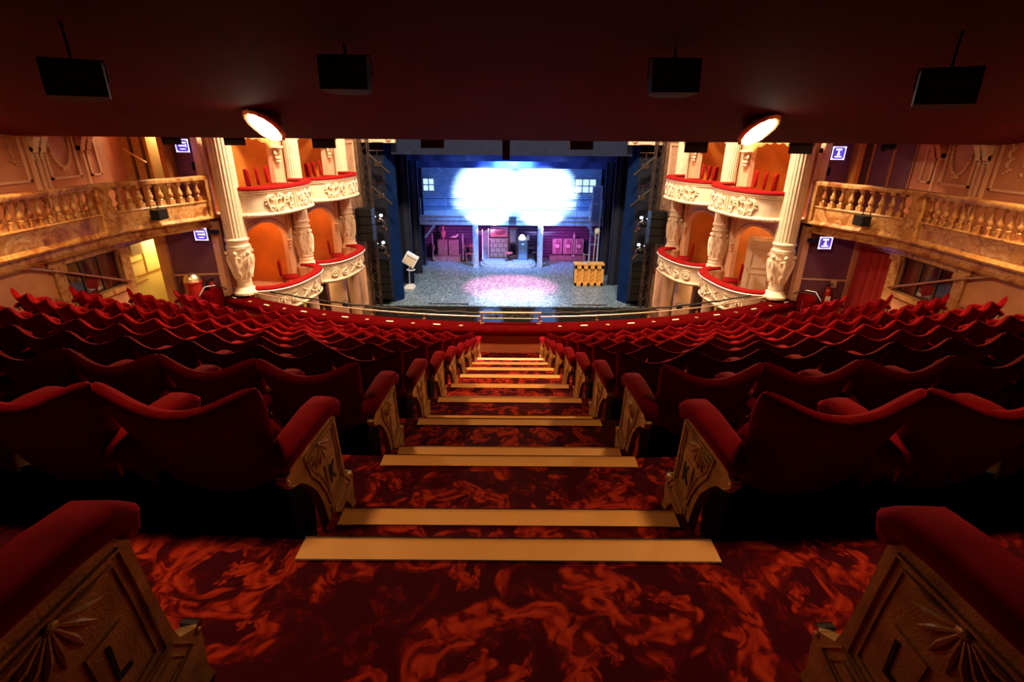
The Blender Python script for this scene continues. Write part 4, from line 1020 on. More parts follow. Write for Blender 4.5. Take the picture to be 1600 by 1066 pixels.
        # ---- the two bow fronts
        for tier, zo in (('upper', -0.05), ('lower', -2.44)):
            t = thing('theatre_box_front', 'bow-fronted cream stucco front of the %s %s box %s' % (tier, sd, where), 'box front', (s*path[14][0], path[14][1], zo-1.9), 'bow-fronted box parapets')
            def sw(sec, mat, nm, sm=30):
                m = MB(s); m.sweep(path, [(o, z+zo) for o, z in sec]); return m.build(nm, mat, t, smooth=sm)
            sw([(-0.13, -1.24), (-0.14, -1.20), (-0.08, -1.165), (0.06, -1.165), (0.10, -1.19), (0.10, -1.235), (0.05, -1.26), (-0.10, -1.26)], BOXVEL, 'velvet_rail', 60)
            bl = 0.05 if tier == 'upper' else -0.02
            sw([(0.075, -1.25), (0.085, -1.275), (0.06, -1.30), (0.065, -1.325), (0.045, -1.345), (0.03, -1.36), (bl, -1.76), (bl, -1.78), (-0.05, -1.78), (-0.05, -1.25)], CREAM, 'fascia', 25)
            sw([(bl, -1.76), (bl+0.045, -1.775), (bl+0.06, -1.81), (bl+0.04, -1.85), (0.0, -1.875), (-0.06, -1.88), (-0.06, -1.76)], CREAM, 'lower_roll', 60)
            # bead-and-leaf enrichment on the roll
            m = MB(s); nb = int(L/0.055)
            for i in range(nb):
                (x, y), (tx, ty) = at_arc(path, L*(i+0.5)/nb); o = bl+0.05
                m.pillow((x-ty*o, y+tx*o, zo-1.82), (0.035, 0.035, 0.055), e=1, n=4)
            m.build('bead_moulding', CREAM, t, smooth=60)
            if tier == 'lower':
                m = MB(s); m.sweep(path, [(0.10, -1.245+zo), (0.115, -1.26+zo), (0.10, -1.285+zo), (0.07, -1.285+zo), (0.07, -1.245+zo)]); m.build('white_trim', WHITEP, t, smooth=40)
            # relief
            m = MB(s); zc = zo-1.56; h = 0.40
            lines = []
            if tier == 'upper':
                lines += cartouche(L*0.575, 0, 0.46) + acanthus(L*0.30, 0, 0.46, 1) + acanthus(L*0.235, 0, 0.46, -1) + acanthus(L*0.40, 0, 0.44, -1)
                lines += [(1.6, [(L*q, -0.19), (L*q, 0.19)]) for q in (0.445, 0.475)]
                lines += [(1.4, bez((L*0.265, -0.05), (L*0.27, 0.2), (L*0.30, 0.05))), (1.4, bez((L*0.265, 0.05), (L*0.25, -0.22), (L*0.28, -0.2)))]
                lines += acanthus(L*0.70, 0, 0.42, 1)+[(1.2, spiral2(L*0.65, 0.05, 0.10, 1.2, 0, 1)), (1.3, bez((L*0.49, 0.12), (L*0.53, -0.02), (L*0.49, -0.15)))]
                lines += [(1.2, ell2(L*0.495, 0.10, 0.035, 0.02, 8)), (1.2, ell2(L*0.53, 0.10, 0.035, 0.02, 8))]
            else:
                lines += cartouche(L*0.62, 0, 0.44)
                for c_, f in ((0.20, 1), (0.31, -1), (0.78, 1)): lines += [(1.3, spiral2(L*c_, -0.04, 0.13, 1.6, 0, f)), (1.0, spiral2(L*c_+0.05, 0.10, 0.07, 1.2, 1, -f)), (1.0, bez((L*c_-0.12, 0.1), (L*c_, 0.2), (L*c_+0.14, 0.06)))]
                for q in range(6): lines.append((1.2, [(L*0.46+0.10*cos(q), 0.09*sin(q)), (L*0.46+0.04*cos(q+1), 0.04*sin(q+1)), (L*0.46+0.14*cos(q+1.6), 0.12*sin(q+1.6))]))
                lines += [(1.2, bez((L*0.40, -0.12), (L*0.5, 0.0), (L*0.56, 0.14))), (1.2, bez((L*0.40, 0.12), (L*0.48, 0.0), (L*0.57, -0.12)))]
            relief(m, path, 0, 1, zc, lines, bl*0.5+0.042, 0.024)
            m.build('stucco_relief', CREAM, t, smooth=60)
        # ---- red chairs in the boxes
        def box_chair(x, y, z, rz, label, lit=0):
            t = thing('box_chair', label, 'chair', (s*x, y, z), 'red chairs in the boxes')
            M = Matrix.Translation((x, y, z)) @ Matrix.Rotation(rz, 4, 'Z')
            m = MB(s); m.pillow((0, -0.20, 0.72), (0.40, 0.07, 0.42), M @ Matrix.Rotation(0.05, 4, 'X'), e=0.3, n=7); m.build('backrest', BOXVEL, t, smooth=60)
            m = MB(s); m.pillow((0, 0, 0.44), (0.42, 0.42, 0.09), M, e=0.35, n=6); m.build('seat', BOXVEL, t, smooth=60)
            for a in (-0.17, 0.17):
                for b_ in (-0.17, 0.17):
                    m = MB(s); m.bar(tuple(M @ Vector((a, b_, 0.0))), tuple(M @ Vector((a, b_, 0.42))), 0.035, 0.035); m.build('leg', DARKWOOD, t, smooth=0)
        fz = -1.87+0.0; ym = (P0[1]+P1[1])/2
        nmn = ('first', 'second', 'third')
        ch = [(6.15-(bi-1)*0.45, ym-0.75, 0.95), (6.18-(bi-1)*0.45, ym-0.15, 1.1), (6.2-(bi-1)*0.45, ym+0.45, 1.3)]
        for j, (x, y, r) in enumerate(ch): box_chair(x, y, fz+0.10, r, 'red chair in the upper %s box %s, %s from the camera' % (sd, where, nmn[j]))
        box_chair(6.1-(bi-1)*0.45, ym+0.1, -4.19, 1.2, 'red chair in the lower %s box %s%s' % (sd, where, '' if not (s > 0 and bi == 1) else ', in front of the white door'))
# white door and bright gap in the lower right near box; bright door in the upper left near box
t = thing('door_2', 'ivory panelled door standing open at the back of the lower right near box', None, (7.3, 14.0, -4.19), kind='structure')
m = MB(); m.bar((7.24, 13.92, -3.38), (6.56, 14.24, -3.38), 0.05, 1.60); m.build('door_leaf', DOORP, t, smooth=0)
m = MB()
D0, D1 = Vector((7.24, 13.92, 0)), Vector((6.56, 14.24, 0)); dd_ = (D1-D0).normalized(); nn = Vector((dd_[1], -dd_[0], 0))
for za, zb in ((-3.42, -2.95), (-2.88, -2.66), (-4.08, -3.56)):
    for u0, u1, w0, w1 in ((0.12, 0.63, za, za+0.025), (0.12, 0.63, zb-0.025, zb), (0.12, 0.145, za, zb), (0.605, 0.63, za, zb)):
        p = D0+dd_*u0-nn*0.03; q = D0+dd_*u1-nn*0.03
        m.poly([(p[0], p[1], w0), (q[0], q[1], w0), (q[0], q[1], w1), (p[0], p[1], w1)], tuple(-nn*0.035))
m.build('panel_moulding', DOORP, t, smooth=0)
m = MB(); p = D0+dd_*0.70-nn*0.06; m.pillow((p[0], p[1], -3.45), (0.05, 0.05, 0.05), e=1, n=6); m.build('door_knob', BRASS, t, smooth=60)
mb = MB(); mb.box(7.93, 7.95, 12.75, 15.05, -4.19, -2.0); struct('wall_right', mb, YELLOW, smooth=0)
light('gap_light', 'POINT', (7.6, 14.2, -2.3), 16, (1, 0.85, 0.5), 0.06)
mb = MB(-1); mb.box(7.90, 7.94, 14.45, 15.0, -1.86, 0.3); struct('door_3', mb, simple('pale_yellow_door', (0.95, 0.85, 0.50), 0.5), smooth=0)
mb = MB(-1); mb.box(7.88, 7.90, 14.52, 14.54, -1.8, 0.2); mb.box(7.88, 7.90, 14.9, 14.92, -1.8, 0.2); struct('trim_9', mb, YELLOW, smooth=0)
light('door_light', 'SPOT', (-7.3, 14.4, 0.3), 160, (1, 0.9, 0.6), 0.05, aim=(-7.92, 14.75, -0.8), spot=60)

# ------------------------------------------------------------------ bits by the side walls
def sign(x, y, z, s, label, armx):
    t = thing('illuminated_sign', label, 'sign', (s*x, y, z), 'indigo illuminated direction signs')
    ax = Vector((1, 0, 0)); w_, h_ = 0.15, 0.14
    m = MB(s); m.box(x-w_, x+w_, y, y+0.05, z-h_, z+h_); m.build('sign_case', BLACK, t, smooth=0)
    m = MB(s); m.box(x-w_+0.01, x+w_-0.01, y-0.006, y, z-h_+0.01, z+h_-0.01); m.build('face', SIGNBLUE, t, smooth=0)
    m = MB(s); e = 0.016
    m.box(x-w_, x+w_, y-0.014, y-0.004, z-h_, z-h_+e); m.box(x-w_, x+w_, y-0.014, y-0.004, z+h_-e, z+h_); m.box(x-w_, x-w_+e, y-0.014, y-0.004, z-h_, z+h_); m.box(x+w_-e, x+w_, y-0.014, y-0.004, z-h_, z+h_)
    for a in (-1, 1):
        for b_ in (-1, 1): m.bar((x+a*(w_-0.05), y-0.009, z+b_*(h_-0.008)), (x+a*(w_-0.008), y-0.009, z+b_*(h_-0.05)), 0.01, 0.01)
    m.build('white_border', SIGNWHITE, t, smooth=0)
    m = MB(s)
    if s < 0:
        for zz, a, b_, hh in ((0.065, -0.10, 0.10, 0.030), (0.0, -0.075, 0.09, 0.026), (-0.07, -0.055, 0.07, 0.016)):
            for q in range(5):
                xa = a+(b_-a)*q/5; m.box(x-xa-(b_-a)/5*0.86, x-xa, y-0.016, y-0.005, z+zz-hh/2-0.003*(q % 2), z+zz+hh/2)
        m.box(x-0.095, x-0.08, y-0.016, y-0.005, z-0.03, z+0.03)
    else:
        m.box(x-0.07, x+0.06, y-0.016, y-0.005, z+0.06, z+0.095); m.box(x-0.012, x+0.012, y-0.016, y-0.005, z-0.02, z+0.06)
        m.poly([(x-0.035, y-0.016, z-0.05), (x+0.035, y-0.016, z-0.05), (x+0.018, y-0.016, z+0.01), (x-0.018, y-0.016, z+0.01)], (0, 0.011, 0)); m.box(x-0.075, x+0.075, y-0.016, y-0.005, z-0.09, z-0.065)
    m.build('white_lettering', SIGNWHITE, t, smooth=0)
    m = MB(s); m.box(x-w_-0.26, x-w_, y+0.01, y+0.05, z+0.0, z+0.10); m.build('mount', BLACK, t, smooth=0)
sign(7.22, 12.05, -2.25, -1, 'lit indigo sign with white border below the left balcony beside the column', 0)
sign(7.34, 12.02, -2.32, 1, 'lit indigo sign with white border below the right balcony beside the column', 0)
sign(7.45, 12.45, -0.33, -1, 'lit indigo sign high on the plum wall above the left balcony', 0)
sign(7.36, 12.35, -0.36, 1, 'lit indigo sign high on the plum wall above the right balcony', 0)
light('sign_glow', 'POINT', (-7.35, 12.2, -0.4), 1.6, (0.3, 0.2, 1.0), 0.06); light('sign_glow', 'POINT', (7.5, 12.15, -0.4), 1.6, (0.3, 0.2, 1.0), 0.06)
light('sign_glow', 'POINT', (-7.3, 11.9, -2.35), 1.0, (0.4, 0.25, 1.0), 0.06); light('sign_glow', 'POINT', (7.4, 11.9, -2.4), 1.0, (0.4, 0.25, 1.0), 0.06)

zb = -4.445
t = thing('domed_bin', 'tall red litter bin with shiny brass dome lid by the left plum wall', 'bin', (-7.62, 11.98, zb))
m = MB(); m.lathe(-7.62, 11.98, [(0.17, zb), (0.19, zb+0.02), (0.19, -3.40), (0.205, -3.39), (0.205, -3.36), (0.19, -3.35)], 28); m.build('drum', REDPAINT, t, smooth=40)
m = MB(); m.lathe(-7.62, 11.98, [(0.195, -3.35)]+[(0.19*cos(a), -3.34+0.19*sin(a)) for a in [pi/2*i/8 for i in range(8)]]+[(0.005, -3.15)], 28); m.build('dome_lid', BRASS, t, smooth=60)
def extinguisher(x, y, z, s, label):
    t = thing('fire_extinguisher', label, 'fire extinguisher', (x, y, z), 'red wall-hung fire extinguishers')
    m = MB(); m.lathe(x, y, [(0.07, z), (0.088, z+0.02), (0.088, z+0.40), (0.07, z+0.47), (0.03, z+0.50), (0.03, z+0.53)], 20); m.build('cylinder_body', REDPAINT, t, smooth=50)
    m = MB(); m.box(x-0.06, x+0.06, y-0.094, y-0.082, z+0.16, z+0.30); m.build('label_plate', PAPER, t, smooth=0)
    m = MB(); m.bar((x-0.02, y, z+0.55), (x+0.09, y-0.02, z+0.60), 0.025, 0.02); m.box(x-0.02, x+0.02, y-0.02, y+0.02, z+0.52, z+0.57); m.build('handle', BLACK, t, smooth=0)
    m = MB(); m.tube([(x-0.02, y-0.02, z+0.55), (x-0.10, y-0.05, z+0.52), (x-0.12, y-0.05, z+0.35), (x-0.11, y-0.03, z+0.15)], 0.012, 6); m.build('hose', BLACK, t, smooth=50)
extinguisher(-7.27, 12.16, -3.92, -1, 'red fire extinguisher on the left plum wall beside the brass-domed bin')
extinguisher(7.72, 12.10, -3.92, 1, 'red fire extinguisher on the right plum wall beside the doorway curtain')
tag(MB().box(7.86, 7.98, 12.22, 12.26, -3.46, -3.30).build('notice_plate', PAPER, smooth=0), 'small pale notice on the wall above the right fire extinguisher', 'notice')
tag(MB().box(7.1, 7.4, 11.98, 12.2, -4.445, -3.72).build('low_cabinet', simple('maroon_cloth', (0.16, 0.012, 0.014), 0.8), smooth=0), 'low maroon cabinet at the foot of the right plum wall', 'cabinet')

# ------------------------------------------------------------------ proscenium, trusses, loudspeakers
for s in (1, -1):
    sd = SIDE[s]
    m = MB(s); m.poly([(5.80, 17.9, -9.5), (5.42, 19.55, -9.5), (5.62, 19.6, -9.5), (6.0, 17.95, -9.5)], (0, 0, 10.5)); m.box(5.4, 9, 19.55, 19.75, -9.5, 3); struct('wall_'+sd, m, simple('umber_textured_wall_'+sd, (0.24, 0.13, 0.07), 0.7, var=0.5, scale=5, bmp=0.5), smooth=0)
    # lattice panels with pilaster frames
    for za, zb, nm in ((-1.55, -0.35, 'upper'), (-6.1, -4.7, 'lower')):
        t = thing('lattice_panel', 'framed diagonal lattice panel on the %s proscenium wall, the %s one' % (sd, nm), 'lattice', (s*5.6, 18.5, za), 'lattice panels beside the stage')
        A, B = Vector((5.74, 18.0, 0)), Vector((5.52, 18.95, 0)); Lw = (B-A).length; d = (B-A)/Lw; nn = Vector((-d[1], d[0], 0))*1.0
        if nn[0] > 0: nn = -nn
        def Q(a, z, o=0.03): p = A+d*a+nn*o; return (p[0], p[1], z)
        m = MB(s); hh = zb-za; st = 0.10; k = -int(hh/st)
        while k*st < Lw:
            for sg in (1, -1):
                a0, z0_ = k*st, (za if sg > 0 else zb)
                pts = [(max(0, a0), z0_+sg*(max(0, a0)-a0)), (min(Lw, a0+hh), z0_+sg*(min(Lw, a0+hh)-a0))]
                if pts[1][0] > pts[0][0]+0.01: m.bar(Q(*pts[0]), Q(*pts[1]), 0.02, 0.02)
            k += 1
        m.build('lattice', PINKPL, t, smooth=0)
        m = MB(s)
        for a in (0, Lw): m.bar(Q(a, za-0.06), Q(a, zb+0.06), 0.08, 0.07)
        for z in (za-0.03, zb+0.03): m.bar(Q(0, z), Q(Lw, z), 0.07, 0.08)
        m.build('panel_frame', PINKPL, t, smooth=0)
    m = MB(s); m.bar((5.68, 17.85, -4.3), (5.60, 18.05, -7.5), 0.3, 0.2); m.bar((5.9, 17.0, -4.3), (5.9, 17.0, -7.5), 0.5, 0.3); struct('trim_10', m, PINKPL, smooth=0)
    m = MB(s); m.box(6.4, 9, 15.0, 15.2, -9.5, -4.25); m.box(6.0, 6.6, 17.8, 18.0, -9.5, -4.2); struct('wall_'+sd, m, PURPLE, smooth=0)
    m = MB(s); m.box(7.0, 8.2, 17.3, 17.4, -8.5, -4.3); m.box(8.2, 8.3, 12, 17.4, -8.5, -4.3); struct('wall_stalls_'+sd, m, YELLOW, smooth=0)
    light('stalls_light', 'POINT', (s*6.6, 16.6, -4.9), 26, (1, 0.72, 0.3), 0.08)
    # cream proscenium head pieces
    m = MB(s); m.box(4.15, 5.4, 19.55, 19.75, -0.36, 1.2); struct('trim_11', m, CREAM, smooth=0)
    m = MB(s); m.box(4.55, 4.95, 19.5, 19.56, -0.34, 0.3); m.pillow((4.35, 19.5, -0.15), (0.22, 0.12, 0.3), e=0.8, n=6); struct('trim_12', m, CREAM, smooth=40)
    # lattice truss tower
    t = thing('truss_tower', 'tall brown lattice truss tower beside the %s proscenium' % sd, 'truss', (s*5.2, 19.2, -7))
    m = MB(s); ch = [(5.04, 19.05), (5.30, 19.05), (5.04, 19.31), (5.30, 19.31)]
    for x, y in ch: m.cyl((x, y, -7.2), (x, y, 0.3), 0.026, n=6)
    m.build('chord', RUSTST, t, smooth=50)
    m = MB(s); z = -7.1; fl = 0
    while z < 0.1:
        for (a, b_) in ((0, 1), (2, 3), (0, 2), (1, 3)):
            p, q = ch[a], ch[b_]
            if fl: p, q = q, p
            m.cyl((p[0], p[1], z), (q[0], q[1], z+0.28), 0.012, n=5)
        z += 0.28; fl = 1-fl
    m.build('lacing', RUSTST, t, smooth=50)
    # fly-out line array, two stacks
    def array(x0, x1, y, za, zb, n, lab, stuffn=0):
        t = thing('line_array', lab, 'loudspeaker stack', (s*(x0+x1)/2, y, za), 'black stacked loudspeaker cabinets')
        h = (zb-za)/n
        for i in range(n):
            m = MB(s); m.box(x0, x1, y, y+0.45, za+i*h+0.01, za+(i+1)*h-0.01); o = m.build('cabinet', BLACK, t, smooth=0)
            m = MB(s); m.box(x0+0.02, x1-0.02, y-0.012, y, za+i*h+0.025, za+(i+1)*h-0.025); m.build('grille', STEELG, o, smooth=0)
    STEELG = simple('olive_grille_cloth_'+sd, (0.008, 0.007, 0.006), 0.8, var=0.3, scale=30, bmp=0.3, spec=0.15)
    array(4.87, 5.43, 18.25, -3.62, -2.48, 4, 'black line array of loudspeakers hung in front of the %s truss' % sd)
    array(4.72, 5.36, 19.65, -6.2, -4.66, 5, 'black loudspeaker stack standing behind the %s truss' % sd)
    # cross arms with profile lanterns
    for j, (z, tilt) in enumerate(((-0.62, 0.55), (-1.72, 0.62))):
        t = thing('lantern_arm', 'thin steel arm reaching from the %s truss above the %s hanging lantern' % (sd, ('upper', 'lower')[j]), 'bracket arm', (s*4.9, 19.4, z), 'steel arms on the trusses')
        m = MB(s); m.cyl((5.05, 19.3, z), (4.55+0.03*j, 19.5, z), 0.014, n=6); m.build('tube', CHROME, t, smooth=50)
        m = MB(s); m.cyl((4.78, 19.42, z), (4.78, 19.42, z-0.22), 0.010, n=6); m.build('drop_rod', CHROME, t, smooth=50)
        t = thing('profile_lantern', 'long dark profile lantern tilted down beside the %s truss, %s of the pair' % (sd, ('upper', 'lower')[j]), 'stage light', (s*4.78, 19.45, z-0.3), 'profile lanterns beside the proscenium')
        c = Vector((4.78-0.02*j, 19.42, z-0.42)); dv = Vector((-0.36, 0.12, -0.36)).normalized()
        m = MB(s); m.cyl(tuple(c-dv*0.42), tuple(c+dv*0.10), 0.055, 0.07, 12); m.cyl(tuple(c+dv*0.08), tuple(c+dv*0.44), 0.045, 0.045, 12); m.cyl(tuple(c+dv*0.42), tuple(c+dv*0.50), 0.06, 0.06, 12); m.build('barrel', STEEL, t, smooth=40)
        m = MB(s); m.box(c[0]-0.10, c[0]+0.10, c[1]-0.09, c[1]+0.09, c[2]-0.10, c[2]+0.06); m.build('lamp_house', RUSTST, t, smooth=0)
    for j, z in enumerate((-3.0, -4.0)):
        t = thing('moving_head_light', 'moving head light with bright chrome yoke on the %s truss, %s one' % (sd, ('upper', 'lower')[j]), 'moving light', (s*4.84, 19.5, z), 'moving head lights beside the proscenium')
        x = 4.85
        m = MB(s); m.pillow((x+0.1, 19.5, z-0.12), (0.34, 0.24, 0.22), Matrix.Identity(4), e=0.6, n=7); m.build('head', BLACK, t, smooth=60)
        m = MB(s); m.tube([(x-0.16, 19.3, z-0.35), (x-0.16, 19.28, z-0.05), (x, 19.28, z+0.05), (x+0.02, 19.28, z-0.1)], 0.022, 6); m.build('yoke', CHROME, t, smooth=50)
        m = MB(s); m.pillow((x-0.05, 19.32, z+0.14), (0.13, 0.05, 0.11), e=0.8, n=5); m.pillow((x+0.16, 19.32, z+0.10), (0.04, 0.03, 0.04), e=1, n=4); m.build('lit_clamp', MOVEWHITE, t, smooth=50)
        m = MB(s); m.cyl((x-0.22, 19.35, z-0.42), (x-0.05, 19.45, z-0.28), 0.05, 0.07, 10); m.build('snoot', RUSTST, t, smooth=50)
    # ---- masking
    m = MB(s); m.poly([(4.42, 20.60, -6.45), (4.72, 20.12, -6.45), (4.82, 20.14, -6.45), (4.52, 20.64, -6.45)], (0, 0, 7.5)); struct('wall_masking_flat', m, FLATM, smooth=0)
    m = MB(s); m.box(4.72, 7.0, 20.12, 20.2, -9.5, 1.0); struct('wall_masking_flat', m, BLACKCLOTH, smooth=0)
    for j, (y, x) in enumerate(((22.9, 4.42), (24.7, 4.34), (26.4, 4.42), (28.0, 4.72))):
        m = MB(s); nn_ = 30
        m.grid(lambda u, v: (x+2.2*u, y+0.05*sin(u*40), -6.44+7.4*v), nn_, 1); m.grid(lambda u, v: (x+2.2*u, y+0.012+0.05*sin(u*40), -6.44+7.4*v), nn_, 1, flip=True)
        cu_ = tag(m.build('side_curtain', BLACKCLOTH, smooth=60), 'tall black stage leg curtain on the %s, %s from the front' % (sd, ('first', 'second', 'third', 'fourth')[j]), 'stage curtain', 'black stage legs')
        m = MB(s); m.box(x-0.012, x+0.0, y-0.02, y+0.03, -6.44, 0.9); m.build('rim_light_strip', BLUECLOTH, cu_, smooth=0)  # blue strip stands in for light catching the edge of the leg
    m = MB(s); m.box(6.9, 7.1, 20, 30, -9.5, 3); struct('wall_stage_'+sd, m, BLACKCLOTH, smooth=0)
m = MB(); m.box(-4.4, 4.4, 20.0, 20.06, -0.70, 1.4); m.box(-4.4, 4.4, 19.97, 20.06, -0.76, -0.70); tag(m.build('header_flat', GREYFLAT, smooth=0), 'grey header flat across the top of the stage opening', 'header')
for j, (y, z) in enumerate(((23.0, -1.12), (25.0, -1.52))):
    m = MB(); m.grid(lambda u, v: (-5.5+11*u, y+0.06*sin(u*70), z+2.6*v), 60, 1); m.grid(lambda u, v: (-5.5+11*u, y+0.012+0.06*sin(u*70), z+2.6*v), 60, 1, flip=True)
    tag(m.build('stage_border', BLUECLOTH, smooth=60), 'blue-lit border cloth over the stage, %s' % ('nearer the audience' if j == 0 else 'farther back just above the brick wall'), 'stage border', 'stage borders')
m = MB(); m.box(-7, 7, 19.7, 30, 1.6, 1.8); m.box(-7, 7, 29.2, 29.4, -9.5, 1.8); struct('ceiling_stage', m, BLACKCLOTH, smooth=0)

# ------------------------------------------------------------------ stage
ZS = -6.45
m = MB(); m.box(-7, 7, 19.68, 29.3, ZS-0.25, ZS); struct('floor_stage', m, STAGEFLOOR, smooth=0)
m = MB(); m.box(-5.4, 5.4, 19.60, 19.68, -9.5, ZS-0.02); struct('wall_stage_front', m, STAGEBLK, smooth=0)
m = MB()
for x in (-4.3, -3.15, -2.0, -0.9, 0.25, 1.9, 3.0, 4.2):
    frame = (x-0.2, x+0.2, -6.86, -6.58)
    m.box(frame[0], frame[1], 19.585, 19.60, -6.60, -6.58); m.box(frame[0], frame[1], 19.585, 19.60, -6.86, -6.84); m.box(frame[0], frame[0]+0.02, 19.585, 19.60, -6.86, -6.58); m.box(frame[1]-0.02, frame[1], 19.585, 19.60, -6.86, -6.58)
struct('trim_13', m, simple('faint_brown_beading', (0.10, 0.07, 0.06), 0.6), smooth=0)
m = MB(); m.box(-9.2, 9.2, 10.6, 19.6, -9.7, -9.5); struct('floor_stalls', m, simple('dark_stalls_carpet', (0.05, 0.01, 0.01), 0.9), smooth=0)
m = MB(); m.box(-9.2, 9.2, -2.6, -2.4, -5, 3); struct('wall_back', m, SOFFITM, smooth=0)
m = MB(); m.box(-9.2, -9.1, -2.5, 20, -9.6, 6.5); m.box(9.1, 9.2, -2.5, 20, -9.6, 6.5); struct('wall_outer', m, MAUVE, smooth=0)
m = MB(); m.box(-9.2, 9.2, -2.5, 20, 6.5, 6.7); struct('ceiling_dome', m, CREAM, smooth=0)
m = MB(); m.box(-9.2, 9.2, 19.56, 19.7, 0.3, 6.5); struct('wall_proscenium', m, PINKPL, smooth=0)
tag(MB().box(-3.3, -1.7, 19.86, 19.92, ZS, ZS+0.03).build('floor_strip_light', STEEL, smooth=0), 'low black strip lying on the front edge of the stage at left', 'strip')
tag(MB().box(2.5, 3.9, 19.86, 19.92, ZS, ZS+0.03).build('floor_strip_light', RUSTST, smooth=0), 'low brown strip lying on the front edge of the stage at right', 'strip')

# brick wall of the set with windows
m = MB(); m.box(-4.75, 4.75, 28.6, 28.7, -4.2, -1.0); struct('wall_set', m, SETBRICK, smooth=0)
m = MB(); m.box(-4.75, 4.75, 28.55, 28.65, ZS, -4.2); struct('wall_set', m, BOARDS, smooth=0)
def set_window(x0, x1, z0, z1, nx, nz, n, lab):
    t = thing('window_%d' % n, lab, None, ((x0+x1)/2, 28.58, z0), kind='structure')
    m = MB(); m.box(x0, x1, 28.57, 28.60, z0, z1); m.build('glass', WINEMIT, t, smooth=0)
    m = MB()
    for i in range(nx+1): x = x0+(x1-x0)*i/nx; m.box(x-0.025, x+0.025, 28.53, 28.57, z0-0.03, z1+0.03)
    for i in range(nz+1): z = z0+(z1-z0)*i/nz; m.box(x0-0.03, x1+0.03, 28.53, 28.57, z-0.025, z+0.025)
    m.box(x0-0.15, x1+0.15, 28.5, 28.6, z0-0.16, z0-0.05); m.build('sash', SETGREY, t, smooth=0)
set_window(-4.72, -4.12, -2.92, -2.27, 2, 2, 3, 'pale four-pane window at the left end of the blue brick set wall')
set_window(3.40, 4.50, -2.95, -2.24, 3, 2, 4, 'pale six-pane window at the right end of the blue brick set wall')
# walkway
t = thing('set_walkway', 'long pale walkway with thin railings across the back of the stage set', 'walkway', (0, 26.2, ZS))
m = MB(); m.box(-4.6, 4.6, 26.2, 28.55, -4.0, -3.86); m.build('deck', SETGREY, t, smooth=0)
m = MB(); m.box(-4.6, 4.6, 26.12, 26.2, -4.30, -3.86); m.box(-4.6, 4.6, 26.08, 26.2, -4.08, -4.04); m.box(-4.6, 4.6, 26.08, 26.2, -3.88, -3.84); m.build('edge_beam', SETGREY, t, smooth=0)
for z in (-3.04, -3.42):
    m = MB(); m.cyl((-4.5, 26.2, z), (4.5, 26.2, z), 0.015, n=6); m.build('railing', STEEL, t, smooth=50)
for x in (-4.5, -3.25, -1.6, 0.0, 1.6, 3.25, 4.5):
    m = MB(); m.cyl((x, 26.2, -3.86), (x, 26.2, -3.02), 0.022, n=6); m.build('baluster_post', SETGREY, t, smooth=50)
for x in (-1.78, 1.5):
    m = MB(); m.box(x-0.11, x+0.11, 26.14, 26.34, ZS, -4.3); m.box(x-0.16, x-0.13, 26.1, 26.14, ZS, -4.3); m.build('support_post', SETGREY, t, smooth=0)
for sx in (1, -1):
    m = MB(sx); m.bar((4.35, 26.15, -4.95), (3.85, 26.15, -4.32), 0.10, 0.10); m.build('knee_brace', SETGREY, t, smooth=0)
# cabin in the middle of the set
t = thing('set_platform', 'low rounded platform in the middle of the stage set below the walkway', 'platform', (-0.15, 26.5, ZS))
m = MB(); pts = []
for i in range(25):
    a = pi+pi*i/24; c_ = cos(a); q = sin(a); pts.append((-0.15+1.45*math.copysign(abs(c_)**0.4, c_), 27.0+1.1*math.copysign(abs(q)**0.5, q)))
m.poly([(x, y, ZS) for x, y in pts]+[(1.3, 28.4, ZS), (-1.6, 28.4, ZS)], (0, 0, 0.10)); m.build('base_step', SETGREY, t, smooth=30)
m = MB(); m.poly([(-0.15+(x+0.15)*0.92, 27.0+(y-27.0)*0.9, ZS+0.10) for x, y in pts]+[(1.18, 28.4, ZS+0.10), (-1.48, 28.4, ZS+0.10)], (0, 0, 0.08)); m.build('top_step', SETGREY, t, smooth=30)
ZP = ZS+0.19
t = thing('tiled_counter', 'grey tiled counter wall on the rounded platform under a pink poster', 'counter', (-0.65, 27.6, ZP))
m = MB(); m.box(-1.12, -0.18, 27.5, 27.7, ZP, ZP+0.98); m.build('counter_body', TILES, t, smooth=0)
m = MB(); m.box(-1.16, -0.14, 27.46, 27.7, ZP+0.98, ZP+1.03); m.build('counter_top', SETGREY, t, smooth=0)
t = thing('poster', 'pink poster with a dark oval shape above the grey tiled counter', 'poster', (-0.62, 27.75, ZP+1.1))
m = MB(); m.box(-1.12, -0.18, 27.74, 27.78, ZP+1.08, ZP+1.62); m.build('sheet', simple('poster_pink', (0.85, 0.35, 0.50), 0.7), t, smooth=0)
m = MB(); m.lathe(0, 0, [(0.30, 0), (0.30, 0.006)], 24, M=Matrix.Translation((-0.6, 27.738, ZP+1.36)) @ Matrix.Rotation(pi/2, 4, 'X') @ Matrix.Diagonal((1, 0.6, 1, 1))); m.build('oval_figure', simple('poster_rose', (0.60, 0.10, 0.25), 0.7), t, smooth=0)
t = thing('side_screen', 'blue folding screen panel standing left on the rounded platform', 'screen', (-1.35, 27.2, ZP))
m = MB(); m.bar((-1.5, 27.0, ZP+0.75), (-1.2, 27.5, ZP+0.75), 0.05, 1.5); m.build('panel', SETGREY, t, smooth=0)
m = MB(); m.bar((-1.5, 26.96, ZP+0.02), (-1.5, 26.96, ZP+1.6), 0.05, 0.05); m.bar((-1.2, 27.46, ZP+0.02), (-1.2, 27.46, ZP+1.6), 0.05, 0.05); m.build('edge_post', WHITEP, t, smooth=0)
t = thing('door_frame_prop', 'dark upright glazed door frame standing in the middle of the rounded platform', 'door frame', (0.0, 27.2, ZP))
m = MB()
